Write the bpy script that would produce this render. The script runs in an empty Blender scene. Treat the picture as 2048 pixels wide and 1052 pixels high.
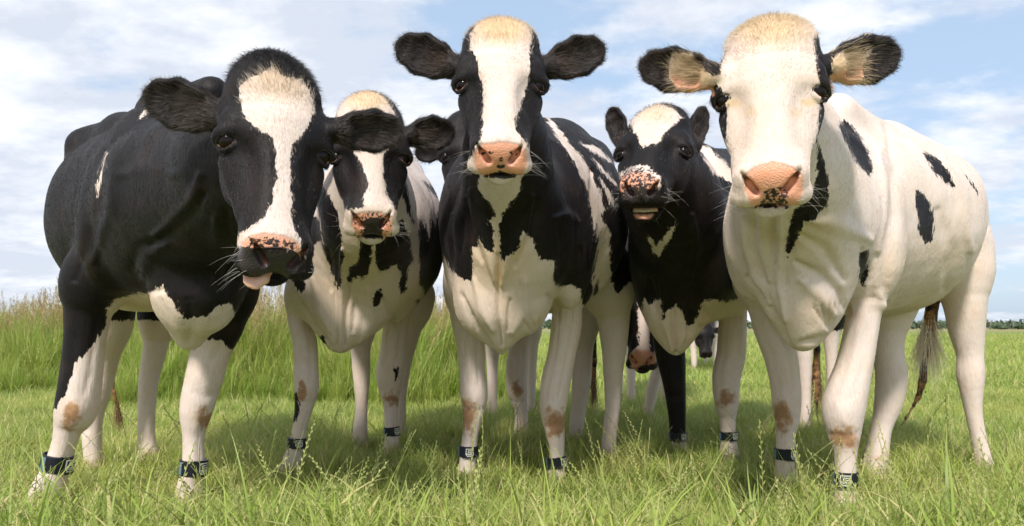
import bpy, math, random
import numpy as np
from mathutils import Vector, Matrix

# ------------------------------------------------------------------ camera, sky, sun, exposure
F = 1500.0; H = 0.62; CX = 1024.0; HY = 655.0        # focal length (px of 2048), eye height, principal column, horizon row
sc = bpy.context.scene
COL = sc.collection
cam = bpy.data.cameras.new("camera"); camo = bpy.data.objects.new("camera", cam); COL.objects.link(camo)
cam.sensor_width = 36.0; cam.lens = 36.0 * F / 2048.0
cam.shift_y = (HY - 526.0) / 2048.0
cam.clip_start = 0.05; cam.clip_end = 3000.0
camo.location = (0, 0, H); camo.rotation_euler = (math.pi / 2, 0, 0)
cam.dof.use_dof = True; cam.dof.focus_distance = 2.0; cam.dof.aperture_fstop = 8.0
sc.camera = camo

SUN_EL = math.radians(46); SUN_AZ = math.radians(196)    # azimuth measured clockwise from +Y: high behind the camera, a little left
world = bpy.data.worlds.new("World"); sc.world = world; world.use_nodes = True
nt = world.node_tree; nt.nodes.clear()
def N(nt, typ, **kw):
    n = nt.nodes.new(typ)
    for k, v in kw.items():
        if k.startswith("i_"):
            n.inputs[k[2:].replace("_", " ")].default_value = v
        else:
            setattr(n, k, v)
    return n
wo = N(nt, "ShaderNodeOutputWorld"); bg = N(nt, "ShaderNodeBackground"); nt.links.new(bg.outputs[0], wo.inputs[0])
sky = N(nt, "ShaderNodeTexSky", sky_type="NISHITA", sun_disc=False, sun_elevation=SUN_EL, sun_rotation=SUN_AZ)
sky.air_density = 1.0; sky.dust_density = 1.5; sky.ozone_density = 1.5
bg.inputs[1].default_value = 0.15
tc = N(nt, "ShaderNodeTexCoord")
# clouds: the view direction flattened on to a cloud deck, so they crowd towards the horizon
sx = N(nt, "ShaderNodeSeparateXYZ"); nt.links.new(tc.outputs["Generated"], sx.inputs[0])
az = N(nt, "ShaderNodeMath", operation="MAXIMUM"); nt.links.new(sx.outputs[2], az.inputs[0]); az.inputs[1].default_value = 0.0
ad = N(nt, "ShaderNodeMath", operation="ADD"); nt.links.new(az.outputs[0], ad.inputs[0]); ad.inputs[1].default_value = 0.22
dx = N(nt, "ShaderNodeMath", operation="DIVIDE"); dy = N(nt, "ShaderNodeMath", operation="DIVIDE")
nt.links.new(sx.outputs[0], dx.inputs[0]); nt.links.new(ad.outputs[0], dx.inputs[1])
nt.links.new(sx.outputs[1], dy.inputs[0]); nt.links.new(ad.outputs[0], dy.inputs[1])
cb = N(nt, "ShaderNodeCombineXYZ"); nt.links.new(dx.outputs[0], cb.inputs[0]); nt.links.new(dy.outputs[0], cb.inputs[1])
mp = N(nt, "ShaderNodeMapping"); nt.links.new(cb.outputs[0], mp.inputs[0]); mp.inputs["Location"].default_value = (3.1, 0.4, 0); mp.inputs["Scale"].default_value = (0.8, 1.0, 1)
n1 = N(nt, "ShaderNodeTexNoise", i_Scale=1.75, i_Detail=10.0, i_Roughness=0.60); nt.links.new(mp.outputs[0], n1.inputs["Vector"])
# fewer clouds towards the right and high up, a closed veil on the left and near the horizon
gr = N(nt, "ShaderNodeMath", operation="MULTIPLY"); nt.links.new(sx.outputs[0], gr.inputs[0]); gr.inputs[1].default_value = -0.12
a1 = N(nt, "ShaderNodeMath", operation="ADD"); nt.links.new(n1.outputs["Fac"], a1.inputs[0]); nt.links.new(gr.outputs[0], a1.inputs[1])
g2 = N(nt, "ShaderNodeMath", operation="MULTIPLY"); nt.links.new(sx.outputs[2], g2.inputs[0]); g2.inputs[1].default_value = -0.10
a2 = N(nt, "ShaderNodeMath", operation="ADD"); nt.links.new(a1.outputs[0], a2.inputs[0]); nt.links.new(g2.outputs[0], a2.inputs[1])
cr = N(nt, "ShaderNodeMapRange", i_From_Min=0.33, i_From_Max=0.47); cr.interpolation_type = "SMOOTHSTEP"
nt.links.new(a2.outputs[0], cr.inputs["Value"])
n2 = N(nt, "ShaderNodeTexNoise", i_Scale=2.6, i_Detail=9.0, i_Roughness=0.6); nt.links.new(mp.outputs[0], n2.inputs["Vector"])
ccol = N(nt, "ShaderNodeMix", data_type="RGBA")
c2 = N(nt, "ShaderNodeMapRange", i_From_Min=0.44, i_From_Max=0.60); nt.links.new(n2.outputs["Fac"], c2.inputs["Value"])
nt.links.new(c2.outputs[0], ccol.inputs["Factor"])
ccol.inputs["A"].default_value = (3.95, 4.25, 4.85, 1); ccol.inputs["B"].default_value = (5.7, 5.8, 6.0, 1)
cm = N(nt, "ShaderNodeMath", operation="MULTIPLY"); nt.links.new(cr.outputs[0], cm.inputs[0]); cm.inputs[1].default_value = 0.93
skm = N(nt, "ShaderNodeMix", data_type="RGBA"); skm.inputs["Factor"].default_value = 0.7   # thin high veil over the blue
nt.links.new(sky.outputs[0], skm.inputs["A"]); skm.inputs["B"].default_value = (3.0, 3.85, 5.0, 1)
mixw = N(nt, "ShaderNodeMix", data_type="RGBA"); nt.links.new(cm.outputs[0], mixw.inputs["Factor"])
nt.links.new(skm.outputs["Result"], mixw.inputs["A"]); nt.links.new(ccol.outputs["Result"], mixw.inputs["B"])
nt.links.new(mixw.outputs["Result"], bg.inputs[0])

sun = bpy.data.lights.new("sun", "SUN"); suno = bpy.data.objects.new("sun", sun); COL.objects.link(suno)
sun.energy = 3.3; sun.angle = math.radians(6.0); sun.color = (1.0, 0.95, 0.87)
sd = Vector((math.sin(SUN_AZ) * math.cos(SUN_EL), math.cos(SUN_AZ) * math.cos(SUN_EL), math.sin(SUN_EL)))
suno.rotation_euler = (-sd).to_track_quat("-Z", "Y").to_euler()
vs = sc.view_settings; vs.view_transform = "Standard"; vs.look = "None"; vs.gamma = 1.0; vs.use_curve_mapping = False
vs.exposure = 0.34
sc.cycles.use_denoising = True
sc.cycles.max_bounces = 6; sc.cycles.transparent_max_bounces = 8
sc.render.hair_type = "STRAND"
try: sc.cycles_curves.shape = "RIBBONS"
except Exception: pass

rng = np.random.default_rng(7); random.seed(7)
def P(px, py, Y): return np.array([(px - CX) / F * Y, Y, H + (HY - py) / F * Y])
def W(w, Y): return w / F * Y
def groundY(py): return H * F / (py - HY)

# ------------------------------------------------------------------ materials
def mat(name):
    m = bpy.data.materials.new(name); m.use_nodes = True
    return m, m.node_tree, m.node_tree.nodes["Principled BSDF"]
def simple(name, col, rough=0.6, spec=0.5, **kw):
    m, t, b = mat(name)
    b.inputs["Base Color"].default_value = (*col, 1); b.inputs["Roughness"].default_value = rough
    b.inputs["Specular IOR Level"].default_value = spec
    for k, v in kw.items(): b.inputs[k.replace("_", " ")].default_value = v
    return m
def link(t, a, b): t.links.new(a, b)
def mixc(t, fac, a, b):
    m = N(t, "ShaderNodeMix", data_type="RGBA")
    for key, v in (("Factor", fac), ("A", a), ("B", b)):
        if hasattr(v, "is_output") or isinstance(v, bpy.types.NodeSocket): link(t, v, m.inputs[key])
        elif key == "Factor": m.inputs[key].default_value = v
        else: m.inputs[key].default_value = (*v, 1)
    return m.outputs["Result"]
def mth(t, op, a, b=None, c=None, clamp=False):
    m = N(t, "ShaderNodeMath", operation=op); m.use_clamp = clamp
    for i, v in enumerate((a, b, c)):
        if v is None: continue
        if isinstance(v, bpy.types.NodeSocket): link(t, v, m.inputs[i])
        else: m.inputs[i].default_value = v
    return m.outputs[0]
def rngmap(t, v, a, b, c=0.0, d=1.0, smooth=True):
    m = N(t, "ShaderNodeMapRange"); m.interpolation_type = "SMOOTHSTEP" if smooth else "LINEAR"
    link(t, v, m.inputs["Value"])
    for k, x in zip(("From Min", "From Max", "To Min", "To Max"), (a, b, c, d)): m.inputs[k].default_value = x
    return m.outputs[0]
def noise(t, scale, detail=3, rough=0.5, vec=None, sc3=None, dist=0.0):
    n = N(t, "ShaderNodeTexNoise"); n.inputs["Scale"].default_value = scale; n.inputs["Detail"].default_value = detail
    n.inputs["Roughness"].default_value = rough; n.inputs["Distortion"].default_value = dist
    if vec is None: vec = N(t, "ShaderNodeTexCoord").outputs["Object"]
    if sc3:
        mpn = N(t, "ShaderNodeMapping"); mpn.inputs["Scale"].default_value = sc3; link(t, vec, mpn.inputs[0]); vec = mpn.outputs[0]
    link(t, vec, n.inputs["Vector"]); return n.outputs["Fac"]
def attr(t, name):
    a = N(t, "ShaderNodeAttribute"); a.attribute_name = name; return a

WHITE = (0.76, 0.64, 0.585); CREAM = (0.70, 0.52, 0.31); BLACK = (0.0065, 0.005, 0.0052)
PINK = (0.82, 0.33, 0.17); NOSEBLACK = (0.045, 0.036, 0.036); TAN = (0.47, 0.26, 0.11)

def coat_material():
    m, t, b = mat("cow_coat")
    oc = N(t, "ShaderNodeTexCoord").outputs["Object"]
    hairn = noise(t, 150, 3, 0.6, oc, (1, 1, 0.22)); hairn2 = noise(t, 38, 2, 0.5, oc, (1, 1, 0.5))
    w = attr(t, "white").outputs["Fac"]
    wob = mth(t, "ADD", mth(t, "MULTIPLY", mth(t, "SUBTRACT", hairn, 0.5), 16.0), mth(t, "MULTIPLY", mth(t, "SUBTRACT", hairn2, 0.5), 15.0))
    wv = rngmap(t, mth(t, "ADD", w, wob), -0.9, 0.9)
    big = noise(t, 5.0, 3, 0.55, oc)
    white = mixc(t, rngmap(t, big, 0.35, 0.75), WHITE, (0.73, 0.60, 0.50))
    white = mixc(t, mth(t, "MULTIPLY", rngmap(t, noise(t, 13, 4, 0.6, oc), .48, .75), .40), white, (0.72, 0.50, 0.38))
    white = mixc(t, attr(t, "cream_and_shade").outputs["Fac"], white, CREAM)
    white = mixc(t, mth(t, "MULTIPLY", rngmap(t, noise(t, 210, 3, 0.6, oc, (1, 1, 0.14)), 0.45, 0.68), 0.30), white, (0.56, 0.43, 0.32))
    black = mixc(t, rngmap(t, noise(t, 7, 3, 0.6, oc), 0.45, 0.75), BLACK, (0.020, 0.012, 0.010))
    base = mixc(t, wv, black, white)
    tn = attr(t, "tan").outputs["Fac"]
    tanf = rngmap(t, mth(t, "ADD", tn, mth(t, "MULTIPLY", mth(t, "SUBTRACT", noise(t, 24, 3, 0.6, oc), 0.5), 2.6)), 0.25, 0.95)
    base = mixc(t, mth(t, "MULTIPLY", mth(t, "MULTIPLY", tanf, rngmap(t, tn, 0.02, 0.35)), 0.88), base, mixc(t, rngmap(t, mth(t, "ADD", mth(t, "MULTIPLY", tn, .35), noise(t, 45, 3, 0.65, oc)), .55, .95), TAN, (0.30, 0.14, 0.055)))
    pk = attr(t, "pink").outputs["Fac"]
    skin = mixc(t, noise(t, 30, 3, 0.5, oc), PINK, (0.82, 0.45, 0.34))
    pf = rngmap(t, mth(t, "ADD", pk, mth(t, "MULTIPLY", mth(t, "SUBTRACT", hairn2, 0.5), 6.0)), -3.5, 3.5)
    base = mixc(t, pf, base, skin)
    dk = attr(t, "dark").outputs["Fac"]
    df = rngmap(t, mth(t, "ADD", dk, mth(t, "MULTIPLY", mth(t, "SUBTRACT", noise(t, 120, 3, 0.6, oc), 0.5), 16.0)), -0.6, 0.6)
    base = mixc(t, df, base, NOSEBLACK)
    base = mixc(t, mth(t, "MULTIPLY", attr(t, "nostril").outputs["Fac"], .85), base, (.09, .018, .014))
    link(t, base, b.inputs["Base Color"])
    wet = mth(t, "MAXIMUM", pf, df)
    link(t, rngmap(t, wet, 0, 1, 0.55, 0.24), b.inputs["Roughness"])
    b.inputs["Specular IOR Level"].default_value = 0.22
    b.inputs["Sheen Weight"].default_value = 0.05; b.inputs["Sheen Roughness"].default_value = 0.45
    b.inputs["Sheen Tint"].default_value = (0.75, 0.72, 0.8, 1)
    # relief: flowing hair on the coat, pebbled skin on the nose pad
    hb = mth(t, "ADD", mth(t, "MULTIPLY", noise(t, 260, 2, 0.6, oc, (1, 1, 0.16)), 0.5), mth(t, "ADD", mth(t, "MULTIPLY", noise(t, 26, 3, 0.6, oc, (1, 1, 0.35)), 1.3), mth(t, "MULTIPLY", noise(t, 95, 3, 0.6, oc, (1, 1, 0.2)), 0.7)))
    vo = N(t, "ShaderNodeTexVoronoi"); vo.inputs["Scale"].default_value = 260; link(t, oc, vo.inputs["Vector"])
    hb = mth(t, "ADD", mth(t, "MULTIPLY", hb, mth(t, "SUBTRACT", 1.0, wet)), mth(t, "MULTIPLY", vo.outputs["Distance"], mth(t, "MULTIPLY", wet, -0.6)))
    bp = N(t, "ShaderNodeBump"); bp.inputs["Strength"].default_value = 0.5; bp.inputs["Distance"].default_value = 0.0042
    link(t, hb, bp.inputs["Height"]); link(t, bp.outputs[0], b.inputs["Normal"])
    return m
M_COAT = coat_material()
def hair_material():
    m, t, b = mat("cow_hair")
    a = attr(t, "hcol")
    link(t, a.outputs["Color"], b.inputs["Base Color"])
    b.inputs["Roughness"].default_value = 0.33; b.inputs["Specular IOR Level"].default_value = 0.36
    return m
M_HAIR = hair_material()
M_EYE = simple("eye_surface", (0.010, 0.006, 0.005), 0.10, 0.22)
M_IRIS = simple("eye_rim", (0.55, 0.33, 0.28), 0.3)
M_WHISK = simple("whisker_hair", (0.75, 0.72, 0.68), 0.4)
M_HOOF = simple("hoof_horn", (0.26, 0.20, 0.14), 0.6)
M_STRAP = simple("strap_webbing", (0.008, 0.010, 0.018), 0.55, 0.4)
M_PLATE = simple("emblem_plate", (0.014, 0.017, 0.026), 0.35)
M_EMBLEM = simple("emblem_print", (0.75, 0.74, 0.68), 0.5)
M_REFL = simple("reflective_patch", (0.14, 0.24, 0.30), 0.3)
M_TONGUE = simple("tongue_skin", (0.74, 0.42, 0.31), 0.35, 0.5, Subsurface_Weight=0.15)
M_TOOTH = simple("tooth", (0.66, 0.54, 0.38), 0.3)
M_MUD = simple("dried_mud", (0.03, 0.018, 0.012), 0.9)

# ------------------------------------------------------------------ objects
def new_mesh(name, verts, faces, mats, parent=None, smooth=True, fm=None):
    me = bpy.data.meshes.new(name)
    verts = np.asarray(verts, dtype=np.float32)
    if isinstance(faces, np.ndarray) and faces.ndim == 2:
        nf, k = faces.shape
        me.vertices.add(len(verts)); me.vertices.foreach_set("co", verts.ravel())
        me.loops.add(nf * k); me.loops.foreach_set("vertex_index", faces.astype(np.int32).ravel())
        me.polygons.add(nf); me.polygons.foreach_set("loop_start", np.arange(0, nf * k, k, dtype=np.int32))
        me.update(calc_edges=True)
    else:
        me.from_pydata([tuple(map(float, v)) for v in verts], [], faces)
    for m in (mats if isinstance(mats, (list, tuple)) else [mats]): me.materials.append(m)
    me.polygons.foreach_set("use_smooth", np.full(len(me.polygons), smooth))
    if fm is not None: me.polygons.foreach_set("material_index", np.asarray(fm, dtype=np.int32))
    me.update()
    o = bpy.data.objects.new(name, me); COL.objects.link(o)
    if parent is not None:
        o.parent = parent
        o.matrix_parent_inverse = Matrix.Translation(-Vector(parent.location))
    return o
def tag(o, label=None, cat=None, group=None, kind=None):
    for k, v in (("label", label), ("category", cat), ("group", group), ("kind", kind)):
        if v: o[k] = v
    return o
def tube(path, rad, n=6, closed=True):
    """verts, faces of a tube along path"""
    path = np.asarray(path, float); rad = np.broadcast_to(np.asarray(rad, float), (len(path),))
    vs_, fs = [], []
    T = np.gradient(path, axis=0); T /= np.linalg.norm(T, axis=1)[:, None] + 1e-9
    up = np.array([0.3, 0.2, 0.93]); 
    if abs(T[0] @ up) > 0.9: up = np.array([1., 0, 0])
    u = np.cross(T[0], up); u /= np.linalg.norm(u)
    for i, p in enumerate(path):
        u = u - T[i] * (u @ T[i]); u /= np.linalg.norm(u) + 1e-9
        v = np.cross(T[i], u)
        for k in range(n):
            a = 2 * math.pi * k / n
            vs_.append(p + rad[i] * (math.cos(a) * u + math.sin(a) * v))
    for i in range(len(path) - 1):
        for k in range(n):
            fs.append((i * n + k, i * n + (k + 1) % n, (i + 1) * n + (k + 1) % n, (i + 1) * n + k))
    if closed:
        fs.append(tuple(range(n))[::-1]); fs.append(tuple((len(path) - 1) * n + k for k in range(n)))
    return vs_, fs

# ------------------------------------------------------------------ implicit surfaces
class Prim:
    __slots__ = ("kind", "a", "b", "ra", "rb", "ax", "k", "sub", "grp", "lo", "hi")
def unit(v): return v / (np.linalg.norm(v) + 1e-12)
class Body:
    def __init__(s): s.pr = []
    def seg(s, a, b, ra, rb, ax=(1, 0, 0), k=0.03, sub=False, grp=0):
        """tapered tube with elliptical section; radii (along ax, across it)"""
        p = Prim(); p.kind = 0; p.a = np.asarray(a, float); p.b = np.asarray(b, float)
        p.ra = np.array(ra if np.ndim(ra) else (ra, ra), float); p.rb = np.array(rb if np.ndim(rb) else (rb, rb), float)
        w = unit(p.b - p.a); u = np.asarray(ax, float); u = unit(u - w * (u @ w)); v = np.cross(w, u)
        p.ax = (u, v, w); p.k = k; p.sub = sub; p.grp = grp
        m = max(p.ra.max(), p.rb.max()) + k + 0.03
        p.lo = np.minimum(p.a, p.b) - m; p.hi = np.maximum(p.a, p.b) + m; s.pr.append(p)
    def ell(s, c, r, axes=((1, 0, 0), (0, 1, 0), (0, 0, 1)), k=0.03, sub=False, grp=0, box=None):
        p = Prim(); p.kind = 1 if box is None else 2; p.a = np.asarray(c, float); p.b = box; p.ra = np.asarray(r, float); p.rb = None
        p.ax = tuple(unit(np.asarray(q, float)) for q in axes); p.k = k; p.sub = sub; p.grp = grp
        ext = sum(np.abs(q) * rr for q, rr in zip(p.ax, p.ra)) + k + 0.03
        p.lo = p.a - ext; p.hi = p.a + ext; s.pr.append(p)
    @staticmethod
    def dist(p, X, Y, Z):
        dx, dy, dz = X - p.a[0], Y - p.a[1], Z - p.a[2]
        q = [dx * a[0] + dy * a[1] + dz * a[2] for a in p.ax]
        if p.kind == 0:
            L = np.linalg.norm(p.b - p.a) + 1e-9
            t = np.clip(q[2] / L, 0, 1)
            ru = p.ra[0] + (p.rb[0] - p.ra[0]) * t; rv = p.ra[1] + (p.rb[1] - p.ra[1]) * t
            qw = q[2] - t * L; rw = np.sqrt(ru * rv)
            k0 = np.sqrt((q[0] / ru) ** 2 + (q[1] / rv) ** 2 + (qw / rw) ** 2)
            k1 = np.sqrt((q[0] / ru ** 2) ** 2 + (q[1] / rv ** 2) ** 2 + (qw / rw ** 2) ** 2) + 1e-6
            return k0 * (k0 - 1) / k1
        if p.kind == 1:
            k0 = np.sqrt(sum((a / r) ** 2 for a, r in zip(q, p.ra)))
            k1 = np.sqrt(sum((a / r ** 2) ** 2 for a, r in zip(q, p.ra))) + 1e-6
            return k0 * (k0 - 1) / k1
        rr = p.b
        d = [np.abs(a) - (r - rr) for a, r in zip(q, p.ra)]
        out = np.sqrt(sum(np.maximum(a, 0) ** 2 for a in d))
        return out + np.minimum(np.maximum(np.maximum(d[0], d[1]), d[2]), 0) - rr
    def bounds(s):
        lo = np.min([p.lo for p in s.pr if not p.sub], axis=0); hi = np.max([p.hi for p in s.pr if not p.sub], axis=0)
        return lo, hi
    def mesh(s, fine_lo=None, fine_hi=None, h=0.012, hf=0.005):
        lo, hi = s.bounds(); axs = []
        for i in range(3):
            if fine_lo is None: axs.append(np.arange(lo[i], hi[i] + h, h)); continue
            a, b = fine_lo[i], fine_hi[i]
            left = a - np.arange(1, max(1, int((a - lo[i]) / h)) + 1)[::-1] * h if a > lo[i] else np.array([])
            mid = np.arange(a, b, hf)
            right = mid[-1] + np.arange(1, max(1, int((hi[i] - mid[-1]) / h)) + 2) * h if hi[i] > mid[-1] else np.array([])
            axs.append(np.concatenate([left, mid, right]))
        xs, ys, zs = [a.astype(np.float32) for a in axs]
        V = np.full((len(xs), len(ys), len(zs)), 0.25, np.float32)
        for p in s.pr:
            i0, i1 = np.searchsorted(xs, p.lo[0]), np.searchsorted(xs, p.hi[0])
            j0, j1 = np.searchsorted(ys, p.lo[1]), np.searchsorted(ys, p.hi[1])
            k0, k1 = np.searchsorted(zs, p.lo[2]), np.searchsorted(zs, p.hi[2])
            if i1 <= i0 or j1 <= j0 or k1 <= k0: continue
            d = s.dist(p, xs[i0:i1, None, None], ys[None, j0:j1, None], zs[None, None, k0:k1]).astype(np.float32)
            sub = V[i0:i1, j0:j1, k0:k1]
            if p.sub:
                hh = np.maximum(p.k - np.abs(sub + d), 0) / p.k
                V[i0:i1, j0:j1, k0:k1] = np.maximum(sub, -d) + hh * hh * p.k * 0.25
            else:
                hh = np.maximum(p.k - np.abs(sub - d), 0) / p.k
                V[i0:i1, j0:j1, k0:k1] = np.minimum(sub, d) - hh * hh * p.k * 0.25
        return surface_nets(V, xs, ys, zs)
    def groups_at(s, v, n):
        """nearest group for each vertex"""
        D = np.full((n, len(v)), 9.0)
        for p in s.pr:
            if p.sub: continue
            D[p.grp] = np.minimum(D[p.grp], s.dist(p, v[:, 0], v[:, 1], v[:, 2]))
        return D

def surface_nets(V, xs, ys, zs):
    neg = V < 0
    c = np.zeros(tuple(d - 1 for d in V.shape), np.uint8)
    for dx in (0, 1):
        for dy in (0, 1):
            for dz in (0, 1):
                c += neg[dx:neg.shape[0] - 1 + dx, dy:neg.shape[1] - 1 + dy, dz:neg.shape[2] - 1 + dz]
    act = (c > 0) & (c < 8)
    I, J, K = np.nonzero(act)
    idx = np.full(c.shape, -1, np.int32); idx[I, J, K] = np.arange(len(I))
    acc = np.zeros((len(I), 3)); cnt = np.zeros(len(I))
    A = (xs, ys, zs); base = (I, J, K)
    for ax in range(3):
        o1, o2 = [a for a in range(3) if a != ax]
        for e1 in (0, 1):
            for e2 in (0, 1):
                q0 = [I, J, K]; q0[o1] = q0[o1] + e1; q0[o2] = q0[o2] + e2
                q1 = list(q0); q1[ax] = q1[ax] + 1
                v0 = V[tuple(q0)]; v1 = V[tuple(q1)]
                m = (v0 < 0) != (v1 < 0)
                t = np.where(m, v0 / np.where(m, v0 - v1, 1), 0)
                pos = [None] * 3
                pos[ax] = A[ax][q0[ax]] * (1 - t) + A[ax][q1[ax]] * t
                pos[o1] = A[o1][q0[o1]]; pos[o2] = A[o2][q0[o2]]
                for a in range(3): acc[:, a] += np.where(m, pos[a], 0)
                cnt += m
    verts = acc / cnt[:, None]
    faces = []
    for ax in range(3):
        o1, o2 = [(1, 2), (2, 0), (0, 1)][ax]
        sl0 = [slice(1, -1)] * 3; sl1 = [slice(1, -1)] * 3
        sl0[ax] = slice(0, -1); sl1[ax] = slice(1, None)
        a = neg[tuple(sl0)]; b = neg[tuple(sl1)]
        for flip, m in ((False, a & ~b), (True, ~a & b)):
            Q = list(np.nonzero(m))
            Q = [q + (0 if i == ax else 1) for i, q in enumerate(Q)]
            def cell(d1, d2):
                r = list(Q); r[o1] = r[o1] - d1; r[o2] = r[o2] - d2
                return idx[tuple(r)]
            f = np.stack([cell(0, 0), cell(1, 0), cell(1, 1), cell(0, 1)], 1)
            if flip: f = f[:, ::-1]
            faces.append(f)
    f = np.concatenate(faces); f = f[(f >= 0).all(1)]
    return verts, f

def relax(v, f, n=2, lam=0.5):
    e = np.concatenate([f[:, [0, 1]], f[:, [1, 2]], f[:, [2, 3]], f[:, [3, 0]]])
    for _ in range(n):
        for l in (lam, -lam * 1.02):
            s = np.zeros_like(v); c = np.zeros(len(v))
            for k in range(3): s[:, k] = np.bincount(e[:, 0], v[e[:, 1], k], len(v)) + np.bincount(e[:, 1], v[e[:, 0], k], len(v))
            c = np.bincount(e[:, 0], minlength=len(v)) + np.bincount(e[:, 1], minlength=len(v))
            v = v + l * (s / np.maximum(c, 1)[:, None] - v)
    return v
def normals(v, f):
    n = np.cross(v[f[:, 2]] - v[f[:, 0]], v[f[:, 3]] - v[f[:, 1]])
    out = np.zeros_like(v)
    for k in range(3):
        for j in range(4): out[:, k] += np.bincount(f[:, j], n[:, k], len(v))
    return out / (np.linalg.norm(out, axis=1)[:, None] + 1e-12)

def sdpoly(x, y, poly):
    """signed distance to a closed outline, positive inside"""
    p = np.asarray(poly, float); d = np.full(x.shape, 1e9); ins = np.zeros(x.shape, bool)
    for i in range(len(p)):
        a, b = p[i - 1], p[i]; e = b - a
        t = np.clip(((x - a[0]) * e[0] + (y - a[1]) * e[1]) / (e @ e + 1e-9), 0, 1)
        d = np.minimum(d, np.hypot(x - a[0] - t * e[0], y - a[1] - t * e[1]))
        c = (a[1] > y) != (b[1] > y)
        ins ^= c & (x < (b[0] - a[0]) * (y - a[1]) / (b[1] - a[1] + 1e-12) + a[0])
    return np.where(ins, d, -d)
def ellipse(cx, cy, rx, ry, n=14, ang=0.0):
    c, s = math.cos(ang), math.sin(ang)
    return [(cx + rx * math.cos(t) * c - ry * math.sin(t) * s, cy + rx * math.cos(t) * s + ry * math.sin(t) * c) for t in np.linspace(0, 2 * math.pi, n, endpoint=False)]

# groups of the body surface
G_BODY, G_HEAD, G_LEG = 0, 1, 2      # legs are 2, 3, 4, 5

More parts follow.
